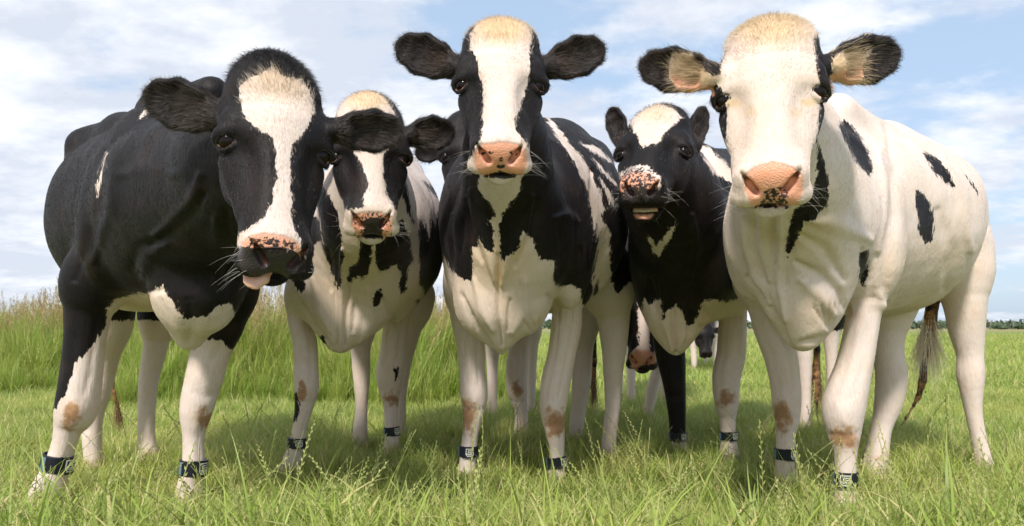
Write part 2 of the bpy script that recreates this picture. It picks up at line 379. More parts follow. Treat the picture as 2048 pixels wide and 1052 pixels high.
def head_prims(B, h):
    """h: dict with c (point between the eyes), pitch, yaw, roll (deg), s (scale)"""
    a, yw, rl = (math.radians(h[k]) for k in ("pitch", "yaw", "roll"))
    S = np.array([1., 0, 0]); Nn = np.array([0, -math.sin(a), -math.cos(a)]); U = np.array([0, -math.cos(a), math.sin(a)])
    Rz = np.array([[math.cos(yw), -math.sin(yw), 0], [math.sin(yw), math.cos(yw), 0], [0, 0, 1]])
    Ry = np.array([[math.cos(rl), 0, math.sin(rl)], [0, 1, 0], [-math.sin(rl), 0, math.cos(rl)]])
    R = Ry @ Rz; S, Nn, U = R @ S, R @ Nn, R @ U
    s = h["s"]; c = h["c"]; sw = h.get("sw", 1.0)
    nl = h.get("nl", 1.0)
    def L(q): return c + s * (q[0] * sw * S + (q[1] * nl if q[1] > 0 else q[1]) * Nn + q[2] * U)
    h["L"] = L; h["ax"] = (S, Nn, U)
    ax3 = (S, Nn, U)
    def seg(a_, b_, ra, rb, k=0.02, sub=False, ax=None):
        ra = np.array(ra if np.ndim(ra) else (ra, ra)) * s; rb = np.array(rb if np.ndim(rb) else (rb, rb)) * s
        B.seg(L(a_), L(b_), ra, rb, S if ax is None else ax, k * s, sub, G_HEAD)
    def ell(c_, r, k=0.02, sub=False, box=None, axes=None):
        B.ell(L(c_), np.array(r) * s, axes or ax3, k * s, sub, G_HEAD, None if box is None else box * s)
    mz = h.get("muzzle", 1.0)
    ell((0, -.075, -.075), (.104, .105, .064), .03, box=.058)
    ell((0, -.158, -.085), (.084, .068, .066), .045)
    if h.get("pe"): ell((0, -.165 - h["pe"], -.080), (.068, .062, .055), .05)
    seg((0, -.03, -.072), (0, .185, -.066), (.106, .064), (.066 * mz, .050), .03)
    seg((0, -.04, -.032), (0, .19, -.036), (.056, .034), (.044, .024), .03)
    seg((0, .01, -.155), (0, .175, -.118), (.078, .072), (.048, .036), .04)
    for q in (-1, 1):
        ell((q * .072, .032, -.122), (.034, .080, .068), .03)
        ell((q * .090, -.036, -.052), (.028, .030, .028), .025)
        seg((q * .098, .034, -.088), (q * .070, .140, -.080), .011, .007, .03)
        ell((q * .078, .080, -.016), (.020, .055, .018), .04, sub=True)
    # muzzle: broad and squared, with a flat moist pad that faces forward and up
    TD = np.array([0, .70, -.714]); ND = np.array([0, .714, .70]); F0 = np.array([0, .232, -.034])
    def pad(x, t, d): return np.array([x * mz, 0, 0]) + F0 + TD * t + ND * d
    pax = (S, Nn * TD[1] + U * TD[2], Nn * ND[1] + U * ND[2])
    h["pad"] = lambda x, t, d: L(pad(x, t, d)); h["pax"] = pax
    ell(pad(0, .002, -.050), (.074 * mz, .046, .050), .03, box=.034, axes=pax)
    for q in (-1, 1):
        ell(pad(q * .050, .030, -.022), (.034, .026, .026), .02, axes=pax)      # upper lip pads
        ell(pad(q * .056, -.010, -.012), (.018, .028, .016), .014, axes=pax)    # wings of the nostrils
    ell(pad(0, -.012, -.014), (.036, .030, .018), .02, axes=pax)
    op = h.get("open", 0.0)
    ell((0, .216 + op * .3, -.120 - op), (.050, .052, .022), .02)
    seg((0, .10, -.135), (0, .19 + op * .2, -.125 - op * .8), (.055, .035), (.044, .024), .03)
    ell(pad(0, .058 + op * .25, -.035) - np.array([0, 0, op * .3]), (.085, .0022 + op * .5, .045), .008, sub=True, axes=pax)
    seg(pad(0, .016, .003), pad(0, .046, .002), .0030, .003, .008, sub=True)
    for q in (-1, 1):
        seg(pad(q * .030, .012, .000), pad(q * .043, -.004, -.004), (.0085, .013), (.0085, .013), .007, sub=True)
        seg(pad(q * .043, -.004, -.002), pad(q * .056, -.026, -.004), (.007, .011), (.0035, .006), .007, sub=True)
        h.setdefault("nostrils", []).append((L(pad(q * .030, .012, -.004)), L(pad(q * .050, -.016, -.006))))
    # eyes: the lids ring an axis that looks sideways and forward
    for q in (-1, 1):
        ec = np.array([q * .0985, .002, -.060]); er = .0225
        g = unit(np.array([q * .60, .34, .74])); a_ = unit(np.array([q * .78, .12, -.64])); nn = unit(np.array([q * -.2, .94, -.3]))
        gw = S * g[0] + Nn * g[1] + U * g[2]
        ell(ec, (.0232, .0232, .0232), .006, sub=True)
        ell(ec + g * .019, (.021, .018, .021), .006, sub=True)
        h.setdefault("eyes", []).append((L(ec), er * s, q, gw))
        def lid(e, t, k=1.06): return ec + er * k * (a_ * math.sin(t) + (g * math.cos(e) + nn * math.sin(e)) * math.cos(t))
        for e, r_ in ((-.70, .0056), (.82, .0038)):
            ts = np.linspace(-1.5, 1.5, 9)
            for i in range(8): seg(lid(e * (1 - .1 * abs(ts[i])), ts[i]), lid(e * (1 - .1 * abs(ts[i + 1])), ts[i + 1]), r_, r_, .006)
        ts = np.linspace(-1.2, 1.3, 7)
        for i in range(6): seg(lid(-1.15, ts[i], 1.25), lid(-1.15, ts[i + 1], 1.25), .007, .007, .012)   # brow fold
    # ears
    h["ear"] = []
    for e in h["ears"]:
        b0 = P(*e["base"]); t0 = P(*e["tip"]); w = e["w"] / 2; L_ = np.linalg.norm(t0 - b0)
        nrm = unit(np.array(e.get("n", (0, -1, .1)), float)); d = unit(t0 - b0)
        nrm = unit(nrm - d * (nrm @ d)); wd = np.cross(d, nrm)
        def q_(t, off=0, dn=0): return b0 + (t0 - b0) * t + nrm * off + wd * dn
        # radii are (along wd, along nrm)
        ks = [(0, .34, .030), (.30, .86, .027), (.58, 1.0, .024), (.82, .74, .017), (.95, .34, .010)]
        def trim(t): return t if t < .9 else t - .03
        for (t1, r1, d1), (t2, r2, d2) in zip(ks[:-1], ks[1:]):
            B.seg(q_(trim(t1)), q_(trim(t2)), (w * r1, d1), (w * r2, d2), wd, .006, False, G_HEAD)
        for (t1, r1, d1), (t2, r2, d2) in zip(ks[1:-1], ks[2:]):
            f1, f2 = (.80, .80) if t1 > .3 else (.72, .80)
            B.seg(q_(trim(t1) + (.0 if t1 > .3 else -.05), .017), q_(trim(t2) - .02, .017), (max(w * r1 * f1, .008), d1 * .85), (max(w * r2 * f2, .006), d2 * .85), wd, .006, True, G_HEAD)
        hb = L((math.copysign(.075, (b0 - c) @ S), -.085, -.10))
        B.seg(hb, q_(.06), (.040, .036), (w * .40, .026), wd, .03, False, G_HEAD)
        h["ear"].append((b0, t0, nrm, wd, w))
    return h

def leg_prims(B, pts, Y, grp, fr=1.0, dpt=1.05, k=0.02):
    """pts: (px, py, width px[, Y]) from the top down; last one is the fetlock/hoof"""
    q = []
    for i, p in enumerate(pts):
        y = p[3] if len(p) > 3 else Y
        if grp < G_LEG + 2 and len(pts) > 7:       # slimmer cannon, squarer knee
            below = sum(1 for o in pts if o[1] > p[1]); p = (p[0], p[1], p[2] * (.90 if below in (1, 2, 3, 4) else 1.0))
        q.append((P(p[0], p[1], y), W(p[2], y) / 2 * fr))
    ctl = np.array([[*a, r] for a, r in q]); ctl = np.vstack([2 * ctl[0] - ctl[1], ctl, 2 * ctl[-1] - ctl[-2]]); fine = []
    for i in range(1, len(ctl) - 2):
        for t in (0, .25, .5, .75):
            a0, a1, a2, a3 = ctl[i - 1:i + 3]
            fine.append(.5 * ((2 * a1) + (a2 - a0) * t + (2 * a0 - 5 * a1 + 4 * a2 - a3) * t * t + (3 * a1 - a0 - 3 * a2 + a3) * t ** 3))
    fine.append(ctl[-2]); q = [(p[:3], max(p[3], .012)) for p in fine]
    for i, ((a, ra), (b, rb)) in enumerate(zip(q[:-1], q[1:])):
        B.seg(a, b, (ra, ra * dpt), (rb, rb * dpt), (1, 0, 0), .045 if i < 3 else .003, False, grp)
    return q

def build_cow(spec):
    name = "cow"; B = Body(); h = spec["head"]
    for t_ in spec["torso"]:          # ellipsoid-section chain: px, py, Y, half width px, half height px
        pass
    T = [(P(a, b, y), W(rx, y), W(rz, y)) for a, b, y, rx, rz in spec["torso"]]
    for (a, ax_, az_), (b, bx_, bz_) in zip(T[:-1], T[1:]):
        d = unit(b - a); sd_ = unit(np.cross(d, (0, 0, 1)))
        B.seg(a, b, (ax_, az_), (bx_, bz_), sd_, 0.02, False, G_BODY)
    for l in spec.get("spine", []):
        pts = [(P(a, b, y), r) for a, b, y, r in l]
        for (a, ra), (b, rb) in zip(pts[:-1], pts[1:]): B.seg(a, b, ra, rb, k=0.10, grp=G_BODY)
    Nk = [(P(a, b, y), W(rx, y), W(rz, y)) for a, b, y, rx, rz in spec["neck"]]
    for i, ((a, ax_, az_), (b, bx_, bz_)) in enumerate(zip(Nk[:-1], Nk[1:])):
        B.seg(a, b, (ax_, az_), (bx_, bz_), (1, 0, 0), 0.06 if i == len(Nk) - 2 else .02, False, G_BODY)
    for l in spec.get("lumps", []):   # px, py, Y, rx px, rz px, ry m, k
        px, py, Y, rx, rz, ry = l[:6]; k = l[6] if len(l) > 6 else 0.05
        B.ell(P(px, py, Y), (W(rx, Y), ry, W(rz, Y)), k=k, grp=G_BODY)
    for i, (pts, Y) in enumerate(spec["legs"]):
        leg_prims(B, pts, Y, G_LEG + i, .945)
    if "tail" in spec:
        pts, Y = spec["tail"]
        q = [(P(a, b, Y), W(r, Y)) for a, b, r in pts]
        for (a, ra), (b, rb) in zip(q[:-1], q[1:]): B.seg(a, b, ra, rb, k=0.01, grp=G_BODY)
    head_prims(B, h)
    hp = [p for p in B.pr if p.grp == G_HEAD and not p.sub]
    flo = np.min([p.lo for p in hp], axis=0) + .03; fhi = np.max([p.hi for p in hp], axis=0) - .03
    v, f = B.mesh(flo, fhi, spec.get("h", 0.0115), spec.get("hf", 0.0043))
    v = relax(v, f, 2)
    nr = normals(v, f)
    D0 = B.groups_at(v, G_LEG + len(spec["legs"])); g0 = D0.argmin(0)
    x_ = CX + F * v[:, 0] / v[:, 1]; y_ = HY - F * (v[:, 2] - H) / v[:, 1]
    vd = v - np.array([0, 0, H]); vd /= np.linalg.norm(vd, axis=1)[:, None]
    fc_ = np.clip(-(nr * vd).sum(1) * 2.5 - .1, 0, 1) * (g0 != G_HEAD) * (v[:, 1] < T[0][0][1] + .75)
    disp = np.zeros(len(v))
    auto = []
    for li, (pts, Y_) in enumerate(spec["legs"]):      # tendons and the edges of the knee
        if li > 1 or len(pts) < 7 or spec.get("plainlegs"): continue
        kn = max(range(3, len(pts) - 2), key=lambda i: pts[i][2] / max(pts[min(i + 2, len(pts) - 1)][2], 1)); q = [(p[0], p[1], p[2]) for p in pts]
        x0, y0, w0 = q[kn]
        auto += [(-.0050, w0 * .09, [(x + w * .22, y) for x, y, w in q[1:kn]] + [(x0 + w0 * .18, y0 - w0 * .35)]), (-.0035, w0 * .08, [(x - w * .24, y) for x, y, w in q[2:kn]] + [(x0 - w0 * .25, y0 - w0 * .4)]),
                 (.0055, w0 * .22, [(x0 - w0 * .10, y0 - w0 * .15), (x0 + w0 * .05, y0 + w0 * .25)]), (-.0045, w0 * .10, [(x0 - w0 * .34, y0 + w0 * .50), (x0, y0 + w0 * .62), (x0 + w0 * .34, y0 + w0 * .50)]),
                 (-.0030, w0 * .07, [(x + w * .22, y) for x, y, w in q[kn + 1:]] if len(q) > kn + 2 else [(x0, y0), (x0, y0 + 1)])]
    for amp, wd_, pl in spec.get("relief", []) + auto:     # muscle ridges (+) and skin creases (-) laid along the visible surface
        d = np.full(len(v), 1e9); pl = np.asarray(pl, float); n_ = len(pl) - 1
        for i in range(n_):
            e = pl[i + 1] - pl[i]; t = np.clip(((x_ - pl[i, 0]) * e[0] + (y_ - pl[i, 1]) * e[1]) / (e @ e), 0, 1)
            dd = np.hypot(x_ - pl[i, 0] - t * e[0], y_ - pl[i, 1] - t * e[1]); T_ = (i + t) / n_
            dd = dd / (.35 + .65 * np.sin(math.pi * np.clip(T_, .08, .92)))
            d = np.minimum(d, dd)
        disp += amp * np.exp(-(d / wd_) ** 2)
    big_ = (vnoise(v, 9) - .5) * .010 + (vnoise(v + 3, 26) - .5) * .0022
    v = v + nr * ((disp * fc_) + big_ * (g0 == G_BODY))[:, None]
    nr = normals(v, f)
    ng = G_LEG + len(spec["legs"])
    D = B.groups_at(v, ng)
    grp = D.argmin(0)
    body = D[G_BODY]; hd = D[G_HEAD]
    px = CX + F * v[:, 0] / v[:, 1]; py = HY - F * (v[:, 2] - H) / v[:, 1]
    base = spec["base"]
    white = np.zeros(len(v)); pink = np.full(len(v), -30.); dark = np.full(len(v), -30.); tan = np.zeros(len(v)); cream_and_shade = np.zeros(len(v))
    def paint(mask, b, polys):
        x, y = px[mask], py[mask]; s = np.full(x.shape, 60. if b == "w" else -60.)
        for kd, pl in polys:
            d = sdpoly(x, y, pl)
            s = np.maximum(s, d) if kd == "w" else np.minimum(s, -d)
        white[mask] = s
    paint(grp == G_HEAD, base[1], spec["paint_head"])
    paint(grp == G_BODY, base[0], spec["paint_body"])
    for i in range(len(spec["legs"])):
        paint(grp == G_LEG + i, base[2 + min(i, len(base) - 3)], spec.get("paint_legs", {}).get(i, []))
    mh = grp == G_HEAD
    for pl in spec.get("pink", []): pink[mh] = np.maximum(pink[mh], sdpoly(px[mh], py[mh], pl))
    for pl in spec.get("dark", []): dark[mh] = np.maximum(dark[mh], sdpoly(px[mh], py[mh], pl))
    for (x, y, rx, ry, gi) in spec.get("knees", []):
        m = grp == G_LEG + gi
        tan[m] = np.maximum(tan[m], np.clip(1.5 - 1.15 * np.hypot((px[m] - x) / rx, (py[m] - y) / ry), 0, 1) * (nr[m, 1] < 0.35))
    for (x, y, rx, ry, st) in spec.get("cream_and_shade", []):
        cream_and_shade = np.maximum(cream_and_shade, abs(st) * np.clip(1.6 - 1.2 * np.hypot((px - x) / rx, (py - y) / ry), 0, 1) * (mh if st > 0 else ~mh))  # on the body, mostly warm chest and belly shade put into the colour
    dirt = np.clip((.17 - v[:, 2]) / .14, 0, 1) * (grp >= G_LEG) * (.25 + .9 * vnoise(v, 30)); tan = np.maximum(tan, .62 * dirt)
    if "tail" in spec:
        pts, Y = spec["tail"]
        for (a, b, r), (a2, b2, r2) in zip(pts[:-1], pts[1:]):
            q = P(a, b, Y); q2 = P(a2, b2, Y); e = q2 - q
            t = np.clip(((v - q) @ e) / (e @ e), 0, 1)
            m = np.linalg.norm(v - q - t[:, None] * e, axis=1) < W(max(r, r2), Y) * 1.25
            tan[m] = 0.62; white[m] = -60
    # skin inside nostrils and round the eyes
    S, Nn, U = h["ax"]
    for pl, off in spec.get("speck", []): dark[mh] = np.maximum(dark[mh], np.minimum(sdpoly(px[mh], py[mh], pl) * .5, off))
    for (ec, er, q, g) in h["eyes"]:
        rel = v - ec; dd = np.linalg.norm(rel, axis=1); lo_ = rel @ Nn
        m1 = mh & (dd < er * 1.30) & (rel @ g > 0)
        dark = np.where(m1 & (dd > er * 1.05) & (lo_ < er * .6), np.maximum(dark, 5.), dark)
        if spec.get("eyepink", True): pink = np.where(mh & (dd < er * 1.13) & (lo_ > er * .3), np.maximum(pink, 2.), pink)
    nst = np.zeros(len(v))
    for a0, a1 in h["nostrils"]:
        e = a1 - a0; t = np.clip(((v - a0) @ e) / (e @ e), 0, 1); dn = np.linalg.norm(v - a0 - t[:, None] * e, axis=1)
        nst = np.maximum(nst, np.clip((.0105 * h["s"] - dn) / (.004 * h["s"]), 0, 1) * mh)
    name = "cow"
    foot = P(*[spec["legs"][0][0][-1][0], spec["legs"][0][0][-1][1], spec["legs"][0][1]])
    ctr = T[0][0]; org = Vector((float(ctr[0]), float(ctr[1]), 0.0))
    root = bpy.data.objects.new("cow", None); COL.objects.link(root); root.location = org
    tag(root, spec["label"], "cow", "black and white cows standing in the meadow")
    o = new_mesh("body", v, f, M_COAT, root)
    me = o.data
    for nm, arr in (("white", white), ("pink", pink), ("dark", dark), ("tan", tan), ("cream_and_shade", cream_and_shade), ("nostril", nst)):
        at = me.attributes.new(nm, "FLOAT", "POINT"); at.data.foreach_set("value", arr.astype(np.float32))
    details(root, spec, h, v, nr, grp, px, py, dict(white=white, pink=pink, dark=dark, tan=tan, cream_and_shade=cream_and_shade), f)
    return root

def hair_object(name, parent, roots, dirs, lens, cols, seg=4, r0=0.0004, curl=None, r1=0.15):
    n = len(roots)
    if n == 0: return None
    hc = bpy.data.hair_curves.new(name); hc.add_curves([seg] * n)
    t = np.linspace(0, 1, seg)
    pos = roots[:, None, :] + dirs[:, None, :] * (lens[:, None, None] * t[None, :, None])
    if curl is not None: pos = pos + curl[:, None, :] * (lens[:, None, None] * (t ** 2)[None, :, None])
    hc.position_data.foreach_set("vector", (pos - np.array(parent.location)).astype(np.float32).ravel())
    ra = hc.attributes.get("radius") or hc.attributes.new("radius", "FLOAT", "POINT")
    ra.data.foreach_set("value", np.tile((r0 * (1 - (1 - r1) * t)).astype(np.float32), n))
    ca = hc.attributes.new("hcol", "FLOAT_COLOR", "POINT")
    c4 = np.concatenate([cols, np.ones((n, 1))], 1)
    ca.data.foreach_set("color", np.repeat(c4, seg, axis=0).astype(np.float32).ravel())
    hc.materials.append(M_HAIR)
    o = bpy.data.objects.new(name, hc); COL.objects.link(o); o.parent = parent
    return o

def vnoise(p, s):
    """cheap smooth 3-D pseudo noise from summed sines, in 0..1"""
    a = np.zeros(len(p)); r = np.random.default_rng(11)
    for i in range(6):
        k = r.normal(size=3) * s * (1.0 + 0.5 * i); a += np.sin(p @ k + r.uniform(0, 6.28)) / (1 + .35 * i)
    return 0.5 + 0.18 * a

def details(root, spec, h, v, nr, grp, px, py, A, f):
    S, Nn, U = h["ax"]; s = h["s"]; L = h["L"]
    # eyes
    for (ec, er, q, g) in h["eyes"]:
        vs_, fs = [], []; e1 = unit(np.cross(g, Nn)); e2 = np.cross(e1, g)
        nu, nv = 24, 16
        for j in range(nv + 1):
            for i in range(nu):
                th = math.pi * j / nv; ph = 2 * math.pi * i / nu
                vs_.append(ec + er * (math.sin(th) * math.cos(ph) * e1 + math.sin(th) * math.sin(ph) * e2 + math.cos(th) * g))
        for j in range(nv):
            for i in range(nu):
                fs.append((j * nu + i, j * nu + (i + 1) % nu, (j + 1) * nu + (i + 1) % nu, (j + 1) * nu + i))
        new_mesh("eye", vs_, fs, [M_EYE, M_IRIS], root, fm=[0 if k // nu < 7 else 1 for k in range(len(fs))])
        # lashes
        ra, da = [], []
        for t in np.linspace(-1, 1, 26):
            p = ec + er * 1.22 * (e1 * math.sin(t * 1.2) + unit(g - Nn * .62) * math.cos(t * 1.2))
            ra.append(p); da.append(unit(g + e1 * .7 * t + (.1 + rng.normal() * .15) * Nn))
        lc = np.tile([0.02, 0.016, 0.014], (26, 1))
        hair_object("eyelashes", root, np.array(ra), np.array(da), rng.uniform(.012, .020, 26) * s, lc, 4, .0005, curl=np.tile(Nn * .5, (26, 1)))
    # whiskers
    ra, da, ln = [], [], []
    for q in (-1, 1):
        for i in range(18):
            p = np.array([q * rng.uniform(.058, .076), rng.uniform(.20, .26), rng.uniform(-.10, -.045)])
            ra.append(L(p)); da.append(unit(q * S * rng.uniform(.6, 1.2) + Nn * rng.uniform(-.2, .7) + U * rng.uniform(-.5, .5))); ln.append(rng.uniform(.02, .062))
    for i in range(14):
        p = np.array([rng.uniform(-.045, .045), rng.uniform(.19, .24), -.145])
        ra.append(L(p)); da.append(unit(S * rng.normal() * .4 + Nn * rng.uniform(.3, 1) - U * rng.uniform(.3, .9))); ln.append(rng.uniform(.015, .04))
    n = len(ra)
    hair_object("whiskers", root, np.array(ra), np.array(da), np.array(ln) * s, np.tile([0.55, 0.52, 0.48], (n, 1)), 6, .00030, curl=rng.normal(size=(n, 3)) * .25 + Nn * .15)
    # coat: short hair over the whole animal, longer on the poll, the ears and the neck
    a_ = v[f[:, 0]]; area = np.linalg.norm(np.cross(v[f[:, 2]] - v[f[:, 0]], v[f[:, 3]] - v[f[:, 1]]), axis=1) / 2
    fc = v[f].mean(1); fn = nr[f].mean(1); fn /= np.linalg.norm(fn, axis=1)[:, None] + 1e-9
    view = fc - np.array([0, 0, H]); dist = np.linalg.norm(view, axis=1); view /= dist[:, None]
    facing = -(fn * view).sum(1)
    ishead = grp[f[:, 0]] == G_HEAD
    wet = np.maximum(A["pink"][f[:, 0]], A["dark"][f[:, 0]]) > 0
    wgt = area * np.where(facing > -0.55, 1.0, 0.12) * np.where(ishead, 2.2, 1.0) / dist
    wgt[wet] = 0; wgt[fc[:, 2] < 0.05] = 0
    nh = int(spec.get("nhair", 60000) * 2.1)
    fi = rng.choice(len(f), nh, p=wgt / wgt.sum())
    uv = rng.random((nh, 2)); q = v[f[fi]]
    roots = (q[:, 0] * ((1 - uv[:, :1]) * (1 - uv[:, 1:])) + q[:, 1] * (uv[:, :1] * (1 - uv[:, 1:])) + q[:, 2] * (uv[:, :1] * uv[:, 1:]) + q[:, 3] * ((1 - uv[:, :1]) * uv[:, 1:]))
    n_ = fn[fi]; hd = ishead[fi]
    # flow: down the body, down the nose from a whorl between the eyes, outward on the ears
    down = np.tile(np.array([0.0, .25, -1.0]), (nh, 1))
    loc = (roots - L((0, 0, 0))) ; ln_ = loc @ Nn / s; ls = loc @ S / s
    up = hd & (ln_ < -.02)
    flow = down.copy(); flow[hd] = Nn
    flow[up] = -Nn + S * (ls[up] * 6)[:, None]
    ear = np.zeros(nh, bool); inner = np.zeros(nh, bool)
    for (b0, t0, en, wd, w) in h["ear"]:
        e = t0 - b0; t = ((roots - b0) @ e) / (e @ e)
        dl = np.linalg.norm(roots - b0 - np.clip(t, 0, 1)[:, None] * e, axis=1)
        m = hd & (t > -.02) & (dl < w * 1.2)
        side = (roots - b0) @ wd / w
        flow[m] = unit(e) + wd * (side[m] * 1.0)[:, None]; ear |= m
        inner |= m & ((n_ @ en) > .2) & (np.abs(side) < .75)
    wob = np.stack([vnoise(roots, 22) - .5, vnoise(roots + 5, 22) - .5, vnoise(roots + 9, 22) - .5], 1)
    flow = flow + wob * 1.3
    flow -= n_ * (flow * n_).sum(1)[:, None]
    flow /= np.linalg.norm(flow, axis=1)[:, None] + 1e-6
    lens = np.where(hd, .0085, np.where(grp[f[fi, 0]] >= G_LEG, .0060, .0095)) * rng.uniform(.6, 1.3, nh)
    poll = hd & ~ear & (ln_ < -.07)
    lens[poll] *= 1.3 + 1.3 * np.clip((-ln_[poll] - .07) / .1, 0, 1)
    lens[ear] *= 1.35; lens[inner] *= 1.5
    lift = np.where(hd, .20, .12); lift[poll] = .40; lift[ear] = .5
    dirs = flow + n_ * (lift + rng.normal(size=nh) * .07)[:, None] + rng.normal(size=(nh, 3)) * .09
    dirs /= np.linalg.norm(dirs, axis=1)[:, None]
    # colours follow the markings at the root
    vi = f[fi, 0]
    wv = A["white"][vi] + (vnoise(roots, 260) - .5) * 12 + rng.normal(size=nh) * 2.2
    def lerp(a, b, t): return a * (1 - t[:, None]) + b * t[:, None]
    var = rng.uniform(0, 1, nh)
    wc = lerp(np.array(WHITE), np.array([.70, .56, .43]), var * .7)
    wc = lerp(wc, np.array([.50, .37, .27]), (var > .86) * .75)
    wc = lerp(wc, np.array(CREAM), A["cream_and_shade"][vi] * .9)
    bc = lerp(np.array([.005, .0042, .0045]), np.array([.028, .018, .014]), var ** 2)
    bc[inner] = bc[inner] * 1.5 + np.array([.13, .095, .075]) * (var[inner] ** 2)[:, None]
    cols = np.where((wv > 0)[:, None], wc, bc)
    tt = np.clip((A["tan"][vi] + rng.normal(size=nh) * .12 - .25) / .6, 0, 1) * .85
    cols = lerp(cols, np.array(TAN), tt)
    hair_object("coat_hair", root, roots, dirs, lens, cols, 3, .00023 * spec.get("hairw", 1.0), curl=-n_ * .25 + np.array([0, 0, -.05]))
    # tufts
    def tuft(name, cpt, spread, n, dirf, length, col, colv=.15, r0=.0005, curl=(0, 0, -.3)):
        rt = cpt + rng.normal(size=(n, 3)) * spread
        sel = np.nonzero(np.linalg.norm(v - cpt, axis=1) < max(spread) * 3 + .05)[0][::2]
        sv = v[sel].astype(np.float32)
        if len(sel):
            for c0 in range(0, n, 200):
                dd = ((rt[c0:c0 + 200, None, :].astype(np.float32) - sv[None]) ** 2).sum(2)
                rt[c0:c0 + 200] = sv[dd.argmin(1)] + rng.normal(size=(len(dd), 3)) * .0015
        dr = np.array([unit(dirf(r_ - cpt) + rng.normal(size=3) * .18) for r_ in rt])
        cc = np.clip(np.array(col) * (1 + rng.normal(size=(n, 1)) * colv), 0.004, 1)
        hair_object(name, root, rt, dr, length * rng.uniform(.5, 1.15, n), cc, 5, r0, curl=np.tile(np.array(curl), (n, 1)))
    for tf in spec.get("tufts", []): tuft(*tf(h))
    # hooves
    for i, (pts, Y) in enumerate(spec["legs"]):
        b = pts[-1]; y = b[3] if len(b) > 3 else Y
        w = W(b[2], y) / 2; c = P(b[0], b[1], y)
        vs_, fs = [], []
        for q in (-1, 1):
            o0 = len(vs_)
            prof = [(0.0, 1.02, 1.15), (.012, 1.0, 1.12), (.030, .90, .95), (.045, .74, .75), (.052, .5, .5)]
            for (z, sx_, sy_) in prof:
                for k in range(10):
                    a = 2 * math.pi * k / 10
                    fx = math.cos(a) * w * .55 * sx_; fy = math.sin(a) * w * 1.15 * sy_
                    if fy < 0: fx *= .82; fy *= 1.15
                    vs_.append((c[0] + q * w * .52 + fx, c[1] - .02 + fy * (1 - z * 2), z))
            for j in range(len(prof) - 1):
                for k in range(10): fs.append((o0 + j * 10 + k, o0 + j * 10 + (k + 1) % 10, o0 + (j + 1) * 10 + (k + 1) % 10, o0 + (j + 1) * 10 + k))
            fs.append(tuple(o0 + k for k in range(10))[::-1]); fs.append(tuple(o0 + (len(prof) - 1) * 10 + k for k in range(10)))
        new_mesh("hoof", vs_, fs, M_HOOF, root)
    # bands
    for bd in spec.get("bands", []): leg_band(root, v, *bd)
    if "tongue" in spec: spec["tongue"](root, h)
    if "extra" in spec: spec["extra"](root, h)

